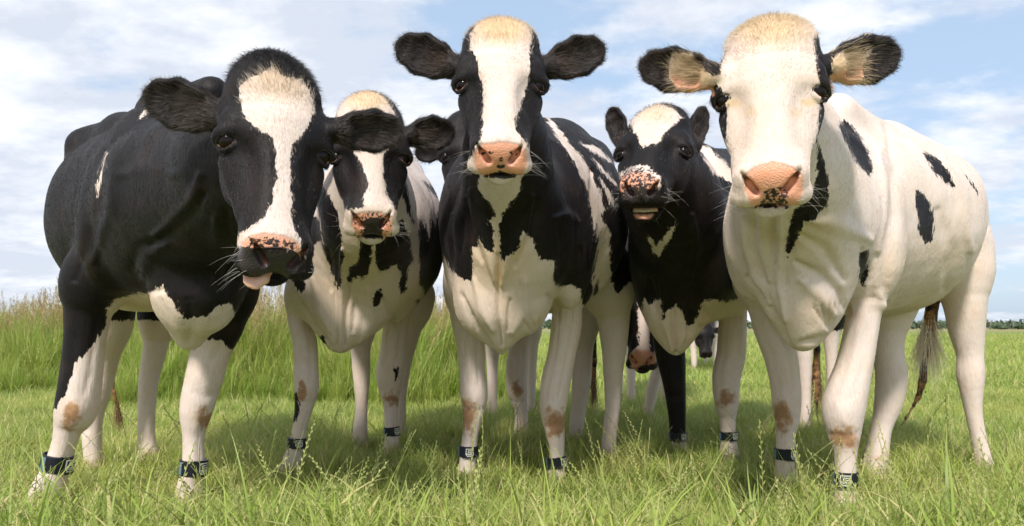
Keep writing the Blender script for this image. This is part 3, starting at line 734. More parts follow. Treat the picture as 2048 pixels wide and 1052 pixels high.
EMBLEM = [[(.8, .86), (-.82, .86), (-.82, -.35), (-.5, -.86), (.35, -.86), (.8, -.5), (.8, .12), (-.36, .12), (-.36, .48), (.8, .48)],
          [(-.82, -.25), (.42, -.25), (.42, -.5), (-.4, -.5)]]
def leg_band(root, V, px, py, Y, wpx, hpx, tilt, ang, refl_ang):
    """a webbing strap round the cannon; ang: where the emblem plate sits (deg, 0 = facing the camera, + = to the right of the picture)"""
    c = P(px, py, Y); hh = W(hpx, Y) / 2; t = math.radians(tilt); ray = math.degrees(math.atan((px - CX) / F)); ang -= ray; refl_ang -= ray
    ux = np.array([math.cos(t), 0, -math.sin(t)]); uz = np.array([math.sin(t), 0, math.cos(t)]); uy = np.array([0., 1, 0])
    rel = V - c; m = (np.abs(rel @ uz) < hh + .003) & (np.linalg.norm(rel, axis=1) < .085)
    a_ = rel[m] @ ux; b_ = rel[m] @ uy
    if len(a_) > 8:
        c = c + ux * (a_.min() + a_.max()) / 2 + uy * (b_.min() + b_.max()) / 2; rel = V[m] - c; a_ = rel @ ux; b_ = rel @ uy
    th = np.arctan2(a_, -b_); rd = np.hypot(a_, b_)
    tab = []
    for k in range(48):
        dlt = np.abs((th - k * math.pi / 24 + math.pi) % (2 * math.pi) - math.pi); q = rd[dlt < .32]
        tab.append(np.percentile(q, 90) if len(q) else W(wpx, Y) / 2)
    tab = np.array(tab); tab = (np.roll(tab, 1) + tab + np.roll(tab, -1)) / 3 + .0018
    def R(a): return float(np.interp((a / (2 * math.pi) * 48) % 48, np.arange(49), np.append(tab, tab[0])))
    def pt(a, off, z):
        r = R(a) + off
        return c + r * math.sin(a) * ux - r * math.cos(a) * uy + z * hh * uz
    n = 48; vs_, fs = [], []
    prof = [(-.004, -1), (.001, -1), (.0035, -.9), (.0035, .9), (.001, 1), (-.004, 1)]
    for i in range(n):
        for r, z in prof: vs_.append(pt(2 * math.pi * i / n, r, z))
    m = len(prof)
    for i in range(n):
        for k in range(m): fs.append((i * m + k, ((i + 1) % n) * m + k, ((i + 1) % n) * m + (k + 1) % m, i * m + (k + 1) % m))
    st = new_mesh("leg_band", vs_, fs, M_STRAP, root, smooth=False)
    def curved(a0, a1, z0, z1, r0, r1, nm, mt, seg=8):
        vv, ff = [], []
        for i in range(seg + 1):
            a = math.radians(a0 + (a1 - a0) * i / seg)
            for r, z in ((r0, z0), (r1, z0), (r1, z1), (r0, z1)): vv.append(pt(a, r, z))
        for i in range(seg):
            for k in range(4): ff.append((i * 4 + k, i * 4 + 4 + k, i * 4 + 4 + (k + 1) % 4, i * 4 + (k + 1) % 4))
        ff += [(3, 2, 1, 0), (seg * 4, seg * 4 + 1, seg * 4 + 2, seg * 4 + 3)]
        return new_mesh(nm, vv, ff, mt, st, smooth=False)
    hw = math.degrees(hh * 1.0 / R(math.radians(ang)))
    curved(ang - hw, ang + hw, -1.06, 1.06, 0, .0068, "emblem_plate", M_PLATE, 12)
    curved(ang - hw - 10, ang - hw - 3, -1.1, 1.1, 0, .006, "buckle", M_PLATE, 3)
    curved(refl_ang - 12, refl_ang + 7, -.82, .82, .002, .0048, "reflective_patch", M_REFL, 4)
    vv, ff = [], []; lw = .085
    for path in EMBLEM:
        for (x0, y0), (x1, y1) in zip(path[:-1], path[1:]):
            d = np.array([x1 - x0, y1 - y0]); L_ = np.linalg.norm(d); d /= L_; nn = np.array([-d[1], d[0]]) * lw
            p0 = np.array([x0, y0]) - d * lw; p1 = np.array([x1, y1]) + d * lw; o0 = len(vv)
            for i in range(7):
                p = p0 + (p1 - p0) * i / 6
                for w_, r in ((nn, .0060), (nn, .0077), (-nn, .0077), (-nn, .0060)):
                    e = p + w_; vv.append(pt(math.radians(ang + e[0] * hw * .72), r, e[1] * .80))
            for i in range(6):
                for k in range(4): ff.append((o0 + i * 4 + k, o0 + i * 4 + 4 + k, o0 + i * 4 + 4 + (k + 1) % 4, o0 + i * 4 + (k + 1) % 4))
            ff += [(o0 + 3, o0 + 2, o0 + 1, o0), (o0 + 24, o0 + 25, o0 + 26, o0 + 27)]
    new_mesh("emblem", vv, ff, M_EMBLEM, st, smooth=False)

# ------------------------------------------------------------------ the cows
def HD(px, py, Y, pitch, yaw, roll, s=1.0, **kw):
    d = dict(c=P(px, py, Y), pitch=pitch, yaw=yaw - math.degrees(math.atan((px - CX) / F)), roll=roll, s=s); d.update(kw); return d
def K(kd, *pts): return (kd, list(pts))
def tf_poll(n=900, ln=.035, col=(.66, .52, .34), at=(0, -.185, -.06), sp=.030, r0=.00032, up=.4):
    def g(h):
        S, Nn, U = h["ax"]
        return ("poll_tuft", h["L"](at), np.array([sp * 1.5, sp * .8, sp * .5]) * h["s"], n, lambda d: -Nn * up + U * .35 + S * (S @ d) * 14, ln, col, .2, r0, (0, -.1, -.4))
    return g
def tf_ear(i, col, n=500, ln=.04, t=.28):
    def g(h):
        b0, t0, nrm, wd, w = h["ear"][i]
        return ("ear_hair", b0 + (t0 - b0) * t + nrm * .006, np.array([.022, .006, .020]), n, lambda d: unit(t0 - b0) * 1.0 + nrm * .25 + wd * (wd @ d) * 12, ln, col, .25, .0004, (0, 0, -.25))
    return g
def tf_edge(i, col, n=900):
    """fringe along the rim of the ear"""
    def g(h):
        b0, t0, nrm, wd, w = h["ear"][i]
        return ("ear_fringe", b0 + (t0 - b0) * .5, np.array([.055, .004, .03]), n, lambda d: unit(t0 - b0) * .6 + wd * np.sign(wd @ d) * .5, .013, col, .25, .00028, (0, 0, 0))
    return g
def tf_switch(px, py, Y, n, col, ln, sp=(.012, .012, .05)):
    def g(h): return ("tail_switch", P(px, py, Y), np.array(sp), n, lambda d: np.array([d[0] * 18, d[1] * 8, -1.0]), ln, col, .2, .0009, (0, 0, -.5))
    return g
BLK = (.02, .016, .015)

def tongue_a(root, h):
    L = h["L"]; s = h["s"]; S, Nn, U = h["ax"]
    B = Body()
    pts = [(-.016, .19, -.098), (-.024, .225, -.100), (-.034, .250, -.096), (-.044, .266, -.094)]
    rad = [(.030, .011), (.030, .010), (.027, .009), (.020, .007)]
    for (a, ra), (b, rb) in zip(list(zip(pts, rad))[:-1], list(zip(pts, rad))[1:]):
        B.seg(L(a), L(b), np.array(ra) * s, np.array(rb) * s, S, .01)
    B.seg(L((-.026, .23, -.087)), L((-.038, .264, -.082)), .002, .002, S, .008, True)
    v, f = B.mesh(None, None, .004, .004); v = relax(v, f, 2)
    new_mesh("tongue", v, f, M_TONGUE, root)
def teeth_d(root, h):
    L = h["L"]; s = h["s"]; S, Nn, U = h["ax"]
    B = Body(); B.seg(L((-.030, .235, -.122)), L((.030, .235, -.122)), (.007 * s, .016 * s), (.007 * s, .016 * s), Nn, .01)
    B.seg(L((0, .20, -.122)), L((0, .245, -.119)), (.034 * s, .007 * s), (.030 * s, .006 * s), S, .012)
    v, f = B.mesh(None, None, .004, .004); v = relax(v, f, 2); new_mesh("lower_gum", v, f, M_TONGUE, root)
    for i in range(6):
        x = (i - 2.5) * .0088
        c = L((x, .252 - abs(x) * .25, -.113)); r = .0050 * s; vv = []; ff = []
        for z, k in ((-.004, 1), (.006, 1.0), (.010, .6)):
            for j in range(8):
                a = 2 * math.pi * j / 8; vv.append(c + S * math.cos(a) * r * k + Nn * math.sin(a) * r * .6 * k + U * z)
        for q in range(2):
            for j in range(8): ff.append((q * 8 + j, q * 8 + (j + 1) % 8, q * 8 + 8 + (j + 1) % 8, q * 8 + 8 + j))
        ff.append(tuple(16 + j for j in range(8)))
        new_mesh("tooth", vv, ff, M_TOOTH, root)
def mud_e(root, h):
    pts = [(1846, 741, 3), (1851, 765, 2), (1851, 784, 2), (1828, 812, 3)]
    for a, b, r in pts:
        c = P(a, b, 3.14); vv, ff = [], []
        rr = W(r, 3.14) * .8
        for z, k in ((-1, .4), (-.3, 1), (.4, .9), (1, .3)):
            for j in range(6):
                t = 2 * math.pi * j / 6; vv.append(c + rr * np.array([math.cos(t) * k, math.sin(t) * k, z]))
        for q in range(3):
            for j in range(6): ff.append((q * 6 + j, q * 6 + (j + 1) % 6, q * 6 + 6 + (j + 1) % 6, q * 6 + 6 + j))
        ff += [(5, 4, 3, 2, 1, 0), tuple(18 + j for j in range(6))]
        new_mesh("mud_clod", vv, ff, M_MUD, root)

COWS = {}
# --- leftmost cow
COWS["A"] = dict(
    label="large mostly black cow at the left end with her tongue out under a dark nose", base="bbwwww",
    head=HD(563, 270, 1.62, 18, 12, 3.5, 1.0, muzzle=.95, nl=1.17, pe=.024, ears=[dict(base=(446, 236, 1.73), tip=(284, 186, 1.74), w=.118, n=(.1, -1, -.25)),
                                                   dict(base=(668, 262, 1.73), tip=(806, 262, 1.80), w=.100, n=(0, -1, -.3))]),
    torso=[(338, 430, 2.40, 140, 180), (338, 415, 2.5, 148, 195), (285, 445, 2.8, 166, 178), (255, 420, 3.1, 128, 150), (238, 400, 3.35, 92, 115)],
    spine=[[(425, 190, 2.40, .055), (330, 212, 2.6, .05), (250, 262, 2.9, .045), (190, 282, 3.1, .05)]],
    neck=[(540, 300, 1.84, 74, 100), (474, 338, 2.0, 104, 132), (390, 400, 2.28, 145, 175)],
    lumps=[(395, 575, 2.28, 88, 98, .13), (222, 470, 2.42, 50, 120, .13), (172, 300, 3.05, 28, 34, .10, .06), (455, 500, 2.36, 52, 110, .13), (380, 655, 2.33, 36, 46, .06)],
    relief=[(0.0070, 13.4, [(232, 250), (225, 330), (215, 420), (190, 520)]), (-0.0070, 11.9, [(206, 300), (198, 400), (172, 500), (150, 560)]), (-0.0088, 13.4, [(300, 492), (345, 462), (385, 425), (405, 390)]), (0.0079, 14.9, [(310, 470), (350, 440), (385, 400), (400, 350)]), (-0.0062, 13.4, [(262, 540), (275, 500), (305, 478)]), (0.0062, 14.9, [(285, 560), (298, 510), (330, 490)]), (0.0062, 14.9, [(430, 440), (440, 500), (430, 560)]), (-0.0062, 13.4, [(452, 420), (462, 500), (450, 590)]), (-0.0053, 11.9, [(225, 610), (260, 590), (330, 580)]), (0.0062, 11.9, [(330, 590), (355, 640), (372, 690)]), (-0.0062, 10.5, [(378, 600), (385, 650), (372, 690)]), (0.0053, 17.8, [(240, 350), (300, 330), (350, 350)])],
    legs=[([(196, 540, 120), (178, 610, 94), (171, 672, 80), (163, 747, 80), (153, 818, 82), (138, 852, 62), (129, 885, 52), (115, 930, 56), (98, 978, 74), (84, 1014, 72)], 2.48),
          ([(472, 540, 96), (450, 640, 84), (424, 697, 78), (411, 747, 76), (393, 818, 74), (387, 874, 47), (387, 934, 52), (380, 975, 58), (378, 1010, 66)], 2.55),
          ([(215, 600, 110, 3.05), (205, 720, 62), (192, 790, 54), (185, 830, 42), (184, 874, 38), (187, 930, 36), (185, 946, 44)], 3.1),
          ([(320, 600, 80), (312, 687, 50), (299, 750, 40), (294, 800, 36), (293, 874, 34), (298, 910, 42), (300, 926, 44)], 3.32)],
    tail=([(215, 560, 12), (216, 672, 7), (222, 763, 6), (231, 800, 5), (242, 832, 3)], 3.3),
    paint_head=[K("w", (480, 175), (496, 158), (520, 146), (548, 136), (572, 156), (605, 160), (625, 190), (629, 225), (611, 262), (586, 290), (581, 330), (584, 400), (583, 440), (590, 462), (600, 480), (605, 508), (590, 500), (540, 480), (500, 480), (480, 500), (468, 485), (478, 466), (500, 456), (522, 438), (545, 398), (553, 350), (551, 300), (542, 272), (512, 255), (492, 240), (484, 220), (480, 190))],
    paint_body=[K("w", (225, 601), (280, 586), (292, 589), (325, 570), (335, 589), (356, 622), (371, 642), (392, 634), (417, 634), (432, 612), (459, 605), (470, 625), (460, 680), (392, 760), (200, 760), (205, 640)),
                K("w", (213, 305), (208, 330), (200, 365), (195, 395), (194, 370), (203, 335), (208, 318)), K("w", (276, 236), (296, 214), (302, 218), (286, 236))],
    paint_legs={0: [K("b", (80, 430), (280, 430), (240, 590), (217, 613), (210, 652), (195, 680), (182, 695), (167, 710), (152, 725), (140, 759), (128, 792), (112, 816), (80, 830))],
                1: [K("b", (370, 430), (560, 430), (540, 700), (462, 702), (452, 690), (441, 681), (418, 680), (398, 672), (389, 700), (380, 690))],
                2: [K("b", (120, 430), (300, 430), (300, 640), (120, 640))], 3: [K("b", (200, 430), (450, 430), (450, 640), (200, 640))]},
    speck=[([(500, 478), (540, 474), (590, 486), (596, 498), (545, 492), (500, 494)], .3)],
    pink=[[(480, 488), (500, 470), (530, 466), (570, 472), (596, 486), (602, 500), (600, 520), (590, 500), (560, 492), (520, 494), (490, 496)]],
    dark=[[(473, 492), (500, 495), (520, 500), (560, 500), (590, 503), (600, 512), (598, 540), (572, 558), (545, 552), (500, 551), (478, 535)]],
    knees=[(145, 832, 24, 30, 0), (83, 999, 33, 20, 0), (407, 838, 21, 27, 1)], cream_and_shade=[(330, 620, 90, 60, -.30), (560, 150, 70, 50, .5)],
    bands=[(115, 925, 2.48, 54, 33, 11, 50, -52), (388, 934, 2.55, 50, 30, 4, 47, -58)],
    tufts=[tf_poll(1800, .019, BLK, (0, -.19, -.07), .042), tf_ear(0, (.07, .05, .04)), tf_edge(0, BLK), tf_edge(1, BLK), tf_switch(236, 815, 3.3, 130, (.25, .15, .07), .07, (.004, .004, .02))],
    tongue=tongue_a, nhair=90000)
# --- second cow
COWS["B"] = dict(
    label="cow half hidden behind the leftmost cow, white blaze and a pink and black nose", base="wbwwww",
    head=HD(740, 294, 2.27, 20, 0, -1, 1.0, pe=.014, ears=[dict(base=(668, 275, 2.40), tip=(575, 285, 2.45), w=.10), dict(base=(816, 272, 2.38), tip=(908, 262, 2.40), w=.112, n=(0, -1, -.3))]),
    torso=[(726, 500, 2.95, 112, 150), (740, 478, 3.05, 125, 165), (752, 470, 3.4, 138, 165), (775, 462, 3.75, 112, 130), (785, 470, 4.0, 85, 100)],
    spine=[[(745, 305, 3.0, .05), (800, 340, 3.5, .05), (840, 392, 3.9, .05)]],
    neck=[(738, 325, 2.45, 62, 85), (735, 420, 2.65, 88, 110), (730, 500, 2.9, 110, 130)],
    lumps=[(690, 600, 2.86, 78, 95, .12), (652, 612, 2.92, 36, 55, .09), (738, 608, 2.92, 44, 58, .09), (628, 560, 2.95, 46, 85, .12), (792, 550, 3.1, 42, 90, .12), (679, 672, 2.86, 22, 30, .05)],
    relief=[(0.0096, 7.2, [(683, 500), (683, 600), (680, 700)]), (-0.0096, 6.0, [(668, 570), (672, 640), (672, 692)]), (-0.0096, 6.0, [(696, 570), (692, 640), (690, 692)]), (-0.0096, 7.2, [(605, 610), (630, 655), (665, 695)]), (0.0080, 9.6, [(625, 560), (640, 620), (660, 660)]), (-0.0112, 7.2, [(770, 600), (785, 625), (792, 650)]), (0.0080, 10.8, [(735, 580), (745, 640), (720, 685)]), (-0.0080, 7.2, [(712, 600), (705, 660)]), (-0.0080, 7.2, [(655, 500), (662, 580)]), (-0.0080, 6.0, [(762, 650), (750, 672), (720, 690)])],
    legs=[([(612, 560, 66), (598, 631, 48), (610, 684, 50), (612, 736, 50), (613, 778, 50), (608, 815, 42), (599, 857, 33), (594, 885, 35), (584, 922, 42), (574, 953, 52)], 3.0),
          ([(800, 560, 72), (799, 605, 54), (791, 657, 52), (785, 710, 54), (779, 752, 56), (781, 799, 38), (782, 836, 31), (783, 862, 30), (784, 888, 36), (788, 920, 42)], 3.38),
          ([(718, 620, 70), (721, 699, 42), (723, 752, 36), (723, 815, 25), (720, 870, 32), (720, 900, 38)], 3.65),
          ([(832, 590, 80), (818, 660, 50), (803, 740, 36), (800, 800, 26), (800, 860, 26), (800, 885, 30)], 3.9)],
    paint_head=[K("w", (668, 235), (672, 208), (700, 186), (735, 178), (768, 190), (785, 215), (795, 245), (785, 262), (780, 285), (766, 315), (765, 350), (775, 390), (792, 420), (800, 462), (775, 500), (700, 500), (680, 462), (686, 432), (690, 420), (727, 414), (726, 400), (738, 370), (727, 340), (710, 305), (700, 260))],
    paint_body=[K("b", (580, 400), (640, 440), (645, 480), (628, 490), (627, 510), (615, 520), (612, 535), (610, 580), (600, 586), (590, 572), (570, 540)),
                K("b", (620, 330), (675, 420), (682, 480), (688, 510), (682, 530), (683, 560), (677, 578), (668, 560), (655, 520), (647, 500), (640, 440)),
                K("b", (722, 470), (748, 470), (745, 500), (740, 530), (735, 548), (725, 560), (718, 552), (695, 568), (694, 558), (700, 535), (715, 525)),
                K("b", (748, 470), (760, 440), (805, 440), (820, 480), (826, 520), (815, 545), (812, 580), (803, 586), (797, 575), (803, 550), (795, 530), (790, 530), (775, 540), (760, 545), (752, 535), (750, 510)),
                K("b", (745, 595), (752, 582), (762, 580), (766, 595), (757, 608), (747, 612)),
                K("b", (838, 470), (843, 432), (850, 450), (858, 478), (862, 420), (870, 452), (876, 420), (884, 455), (910, 440), (905, 640), (890, 620), (872, 560), (862, 575), (850, 596), (846, 575), (838, 570)),
                K("b", (802, 352), (812, 372), (822, 412), (828, 448), (818, 432), (806, 395)), K("b", (843, 360), (868, 372), (892, 412), (870, 392)),
                K("b", (832, 600), (843, 598), (842, 625), (832, 632)), K("b", (640, 672), (650, 672), (650, 690), (638, 690))],
    paint_legs={0: [K("b", (575, 790), (592, 783), (599, 812), (597, 832), (580, 852)), K("b", (570, 520), (612, 520), (610, 585), (598, 586), (585, 560))], 1: [K("b", (789, 740), (797, 733), (799, 755), (791, 764))]},
    speck=[([(708, 430), (745, 424), (780, 432), (782, 470), (710, 472)], -.9)],
    pink=[[(704, 432), (722, 424), (762, 424), (783, 434), (784, 462), (772, 476), (715, 474), (704, 455)]],
    dark=[[(720, 442), (745, 434), (772, 437), (764, 455), (768, 478), (722, 476), (727, 455)]],
    knees=[(604, 784, 11, 29, 0), (785, 801, 22, 22, 1)], cream_and_shade=[(690, 560, 90, 90, -.40), (735, 195, 50, 28, .9)],
    bands=[(594, 885, 3.0, 34, 19, 4, 15, -70), (783, 862, 3.38, 30, 17, -3, 45, -58)],
    tufts=[tf_poll(500, .02, BLK, (0, -.205, -.085), .035), tf_edge(1, BLK), tf_ear(1, (.08, .055, .04), 300)], nhair=50000)
# --- middle cow
COWS["C"] = dict(
    label="middle cow facing the camera with a broad white blaze and a black-edged pink nose", base="bbwwwww",
    head=HD(1001, 143, 1.97, 19, 0, .5, 1.0, ears=[dict(base=(915, 138, 2.07), tip=(790, 86, 2.10), w=.116, n=(.05, -1, -.2)), dict(base=(1090, 138, 2.07), tip=(1211, 92, 2.10), w=.112, n=(-.05, -1, -.2))]),
    torso=[(1030, 480, 2.60, 118, 150), (1037, 430, 2.75, 148, 175), (1090, 440, 3.0, 163, 185), (1120, 420, 3.4, 125, 145), (1140, 430, 3.75, 95, 110)],
    spine=[[(1045, 262, 2.7, .05), (1120, 285, 3.0, .05), (1195, 316, 3.4, .05)]],
    neck=[(1005, 190, 2.16, 62, 88), (1014, 310, 2.35, 80, 112), (1022, 430, 2.58, 110, 148)],
    lumps=[(1000, 580, 2.58, 92, 105, .13), (962, 610, 2.62, 36, 58, .09), (1052, 605, 2.62, 42, 60, .09), (928, 480, 2.72, 46, 130, .13), (1138, 490, 2.72, 50, 130, .13), (1002, 672, 2.6, 24, 32, .05), (1003, 700, 2.62, 11, 13, .02, .015)],
    relief=[(-0.0128, 7.2, [(996, 510), (998, 580), (1000, 650), (1003, 692)]), (0.0096, 8.4, [(940, 380), (955, 450), (978, 510), (990, 560)]), (-0.0080, 7.2, [(930, 400), (945, 470), (965, 520)]), (0.0112, 8.4, [(1062, 390), (1048, 460), (1015, 520), (1003, 570)]), (-0.0096, 8.4, [(1075, 400), (1060, 480), (1032, 530)]), (-0.0112, 8.4, [(925, 590), (945, 640), (980, 692)]), (0.0096, 9.6, [(950, 560), (965, 620), (985, 660)]), (0.0104, 10.8, [(1050, 560), (1050, 620), (1025, 665)]), (-0.0064, 4.8, [(1045, 640), (1066, 668)]), (-0.0064, 4.8, [(1062, 636), (1072, 668)]), (-0.0064, 4.8, [(1078, 636), (1078, 670)]), (-0.0112, 7.2, [(1095, 590), (1110, 610), (1116, 640)]), (0.0128, 9.6, [(1110, 435), (1135, 428), (1152, 445), (1158, 490)]), (-0.0112, 9.6, [(1118, 455), (1130, 500), (1122, 545)]), (-0.0096, 9.6, [(1182, 340), (1186, 430), (1180, 540)]), (0.0096, 10.8, [(905, 430), (900, 480), (912, 530)]), (-0.0080, 8.4, [(925, 440), (922, 500)]), (-0.0080, 6.0, [(1020, 600), (1015, 660)])],
    legs=[([(926, 540, 78), (929, 631, 60), (941, 684, 60), (944, 736, 55), (948, 789, 57), (947, 825, 50), (941, 867, 37), (937, 902, 38), (935, 930, 40), (934, 953, 44)], 3.0),
          ([(1142, 540, 92), (1136, 605, 66), (1132, 657, 64), (1123, 710, 59), (1112, 762, 62), (1106, 815, 62), (1110, 862, 46), (1114, 894, 35), (1114, 925, 36), (1114, 968, 42)], 2.87),
          ([(1205, 540, 130, 3.3), (1224, 620, 78), (1228, 684, 56), (1226, 752, 40), (1225, 815, 32), (1218, 883, 31), (1219, 922, 40)], 3.35),
          ([(1155, 600, 100), (1163, 700, 50), (1163, 762, 40), (1156, 820, 32), (1152, 867, 30), (1152, 886, 34)], 3.85)],
    tail=([(1186, 560, 10), (1187, 650, 6), (1188, 720, 6), (1187, 770, 4)], 3.95),
    paint_head=[K("w", (948, 58), (958, 38), (1000, 20), (1050, 38), (1063, 62), (1064, 82), (1060, 108), (1057, 140), (1050, 190), (1030, 238), (1035, 265), (1052, 285), (1078, 325), (1080, 400), (925, 400), (930, 330), (945, 308), (960, 285), (964, 250), (968, 190), (960, 145), (955, 115), (940, 98), (941, 75))],
    paint_body=[K("w", (957, 330), (957, 375), (970, 396), (989, 419), (989, 435), (978, 440), (988, 457), (988, 503), (975, 503), (963, 492), (958, 476), (956, 494), (942, 493), (946, 525), (944, 561), (928, 561), (902, 541), (888, 512), (880, 560), (870, 760), (1164, 760), (1164, 632), (1162, 580), (1141, 567), (1115, 574), (1105, 554), (1109, 524), (1086, 519), (1073, 506), (1067, 480), (1047, 462), (1036, 495), (1009, 522), (1002, 509), (999, 470), (999, 451), (1007, 425), (1021, 406), (1041, 380), (1045, 330)),
                K("w", (1085, 222), (1110, 248), (1135, 283), (1160, 310), (1185, 345), (1198, 380), (1212, 420), (1202, 432), (1219, 464), (1220, 503), (1222, 561), (1232, 590), (1257, 564), (1285, 560), (1280, 760), (1166, 760), (1170, 632), (1183, 574), (1197, 487), (1193, 450), (1190, 470), (1183, 428), (1175, 380), (1150, 330), (1125, 290), (1098, 250)),
                K("w", (1160, 285), (1200, 298), (1226, 325), (1205, 316)), K("w", (1182, 312), (1215, 345), (1234, 372), (1202, 342)), K("w", (1195, 352), (1222, 385), (1230, 420), (1212, 385)), K("b", (1188, 575), (1198, 560), (1196, 590), (1186, 600))],
    paint_legs={0: [K("b", (860, 400), (970, 400), (950, 500), (944, 561), (928, 561), (902, 541), (880, 515))], 1: [K("b", (1060, 400), (1230, 400), (1200, 660), (1168, 640), (1162, 580), (1141, 567), (1115, 574), (1105, 554), (1108, 524), (1070, 500))],
                2: [K("b", (1222, 440), (1310, 440), (1290, 560), (1257, 566), (1232, 590), (1222, 561))], 3: []},
    pink=[[(948, 305), (962, 288), (1000, 282), (1038, 288), (1052, 302), (1054, 330), (1046, 352), (960, 352), (948, 330)]],
    dark=[[(966, 351), (985, 347), (1000, 342), (1015, 346), (1040, 350), (1036, 356), (970, 356)], ellipse(1003, 318, 4, 5), ellipse(981, 306, 4, 3), ellipse(1022, 306, 4, 3), ellipse(1002, 333, 9, 4), ellipse(967, 307, 2.5, 3), ellipse(1033, 308, 2.5, 3)],
    knees=[(934, 832, 21, 41, 0), (1113, 844, 26, 35, 1)], cream_and_shade=[(1000, 545, 9, 42, -1.0), (1000, 520, 80, 70, -.6), (1000, 600, 100, 80, -.25), (1003, 55, 62, 32, 1.0), (1010, 700, 10, 10, .5)],
    bands=[(937, 902, 3.0, 36, 21, 2, 8, -75), (1114, 924, 2.87, 36, 22, -6, 52, -80)],
    tufts=[tf_poll(1500, .018, (.64, .49, .29), (0, -.195, -.075), .038), tf_edge(0, BLK), tf_edge(1, BLK), tf_ear(0, (.09, .06, .045), 350, .03), tf_ear(1, (.09, .06, .045), 350, .03), tf_switch(1188, 770, 3.95, 160, (.30, .20, .11), .10, (.006, .006, .03))], nhair=80000)
# --- black cow with raised nose
COWS["D"] = dict(
    label="black cow lifting her speckled nose between the middle cow and the white cow", base="bbbwww",
    head=HD(1300, 278, 2.40, 38, -12, 2, 1.0, open=.008, muzzle=.95, nl=.87, pe=.014, ears=[dict(base=(1246, 292, 2.52), tip=(1222, 214, 2.56), w=.075, n=(-.6, -1, 0)), dict(base=(1384, 298, 2.52), tip=(1410, 212, 2.56), w=.078, n=(.6, -1, 0))]),
    torso=[(1378, 500, 3.0, 112, 150), (1388, 480, 3.1, 125, 172), (1430, 470, 3.6, 138, 165), (1470, 460, 4.05, 112, 125), (1490, 470, 4.3, 90, 100)],
    spine=[[(1392, 320, 3.0, .05), (1450, 352, 3.6, .05)]],
    neck=[(1325, 315, 2.55, 66, 80), (1345, 400, 2.72, 88, 105), (1368, 480, 2.95, 105, 135)],
    lumps=[(1350, 600, 2.98, 66, 95, .11), (1310, 545, 3.05, 40, 90, .12), (1468, 540, 3.1, 38, 95, .12), (1352, 680, 2.98, 22, 30, .05)],
    relief=[(-.010, 6, [(1345, 610), (1348, 680), (1352, 708)]), (.010, 7, [(1322, 560), (1328, 640), (1345, 700)]), (.010, 7, [(1370, 610), (1365, 670), (1356, 700)]), (-.012, 6, [(1405, 610), (1425, 640), (1432, 665)]), (-.008, 4, [(1400, 650), (1430, 668)]), (.010, 9, [(1385, 430), (1395, 500), (1380, 560)]), (-.010, 8, [(1300, 560), (1310, 620)])],
    legs=[([(1325, 570, 76), (1333, 657, 62), (1341, 710, 61), (1348, 762, 54), (1353, 815, 43), (1355, 857, 37), (1356, 885, 38), (1355, 913, 46)], 3.5),
          ([(1467, 540, 84), (1467, 605, 58), (1465, 657, 58), (1462, 710, 60), (1453, 752, 58), (1453, 804, 55), (1455, 836, 38), (1457, 871, 34), (1458, 895, 40), (1460, 920, 46)], 3.38),
          ([(1590, 560, 90), (1606, 660, 40), (1608, 710, 33), (1610, 790, 23), (1610, 855, 26)], 4.3),
          ([(1660, 580, 80), (1662, 690, 28), (1664, 780, 22), (1664, 855, 24)], 4.3)],
    tail=([(1625, 560, 10), (1632, 650, 7), (1634, 700, 7), (1632, 760, 8), (1633, 800, 4), (1635, 835, 2)], 4.5),
    paint_head=[K("w", (1253, 232), (1278, 212), (1308, 204), (1343, 215), (1362, 235), (1335, 262), (1318, 285), (1285, 294), (1273, 270), (1258, 250)),
                K("w", (1236, 360), (1240, 347), (1265, 333), (1295, 331), (1320, 352), (1322, 375), (1306, 372), (1295, 350), (1265, 345), (1248, 356))],
    paint_body=[K("w", (1287, 597), (1300, 608), (1312, 600), (1322, 597), (1326, 640), (1334, 622), (1350, 610), (1364, 620), (1372, 650), (1385, 650), (1400, 622), (1404, 602), (1430, 598), (1450, 605), (1480, 595), (1500, 608), (1520, 760), (1270, 760), (1280, 650)),
                K("w", (1297, 470), (1305, 500), (1318, 517), (1332, 490), (1356, 446), (1340, 455), (1325, 480), (1312, 492)),
                K("w", (1392, 285), (1420, 296), (1465, 340), (1500, 375), (1470, 368), (1430, 350), (1408, 318))],
    paint_legs={0: [K("w", (1310, 884), (1400, 884), (1400, 960), (1310, 960))], 1: [K("b", (1400, 440), (1540, 440), (1530, 615), (1500, 608), (1480, 595), (1450, 605), (1425, 598))],
                2: [K("b", (1500, 440), (1700, 440), (1700, 660), (1500, 660))], 3: [K("b", (1500, 440), (1740, 440), (1740, 660), (1500, 660))]},
    pink=[[(1239, 362), (1245, 352), (1268, 342), (1300, 346), (1318, 362), (1311, 376), (1297, 380), (1292, 396), (1250, 396), (1240, 380)], [(1268, 429), (1306, 429), (1300, 437), (1272, 437)]],
    speck=[(ellipse(1276, 366, 36, 30), .2), (ellipse(1276, 388, 32, 16), 2.4)], eyepink=False,
    knees=[(1453, 798, 20, 20, 1)], cream_and_shade=[(1370, 650, 90, 60, -.45), (1305, 222, 40, 20, .5)],
    bands=[(1356, 872, 3.5, 38, 16, 0, 40, -62), (1457, 871, 3.38, 34, 17, -1, 45, -62)],
    tufts=[tf_poll(1200, .022, BLK, (0, -.20, -.09), .04, up=.9), tf_switch(1633, 770, 4.5, 160, (.22, .13, .07), .09, (.010, .006, .05))],
    extra=teeth_d, nhair=60000)
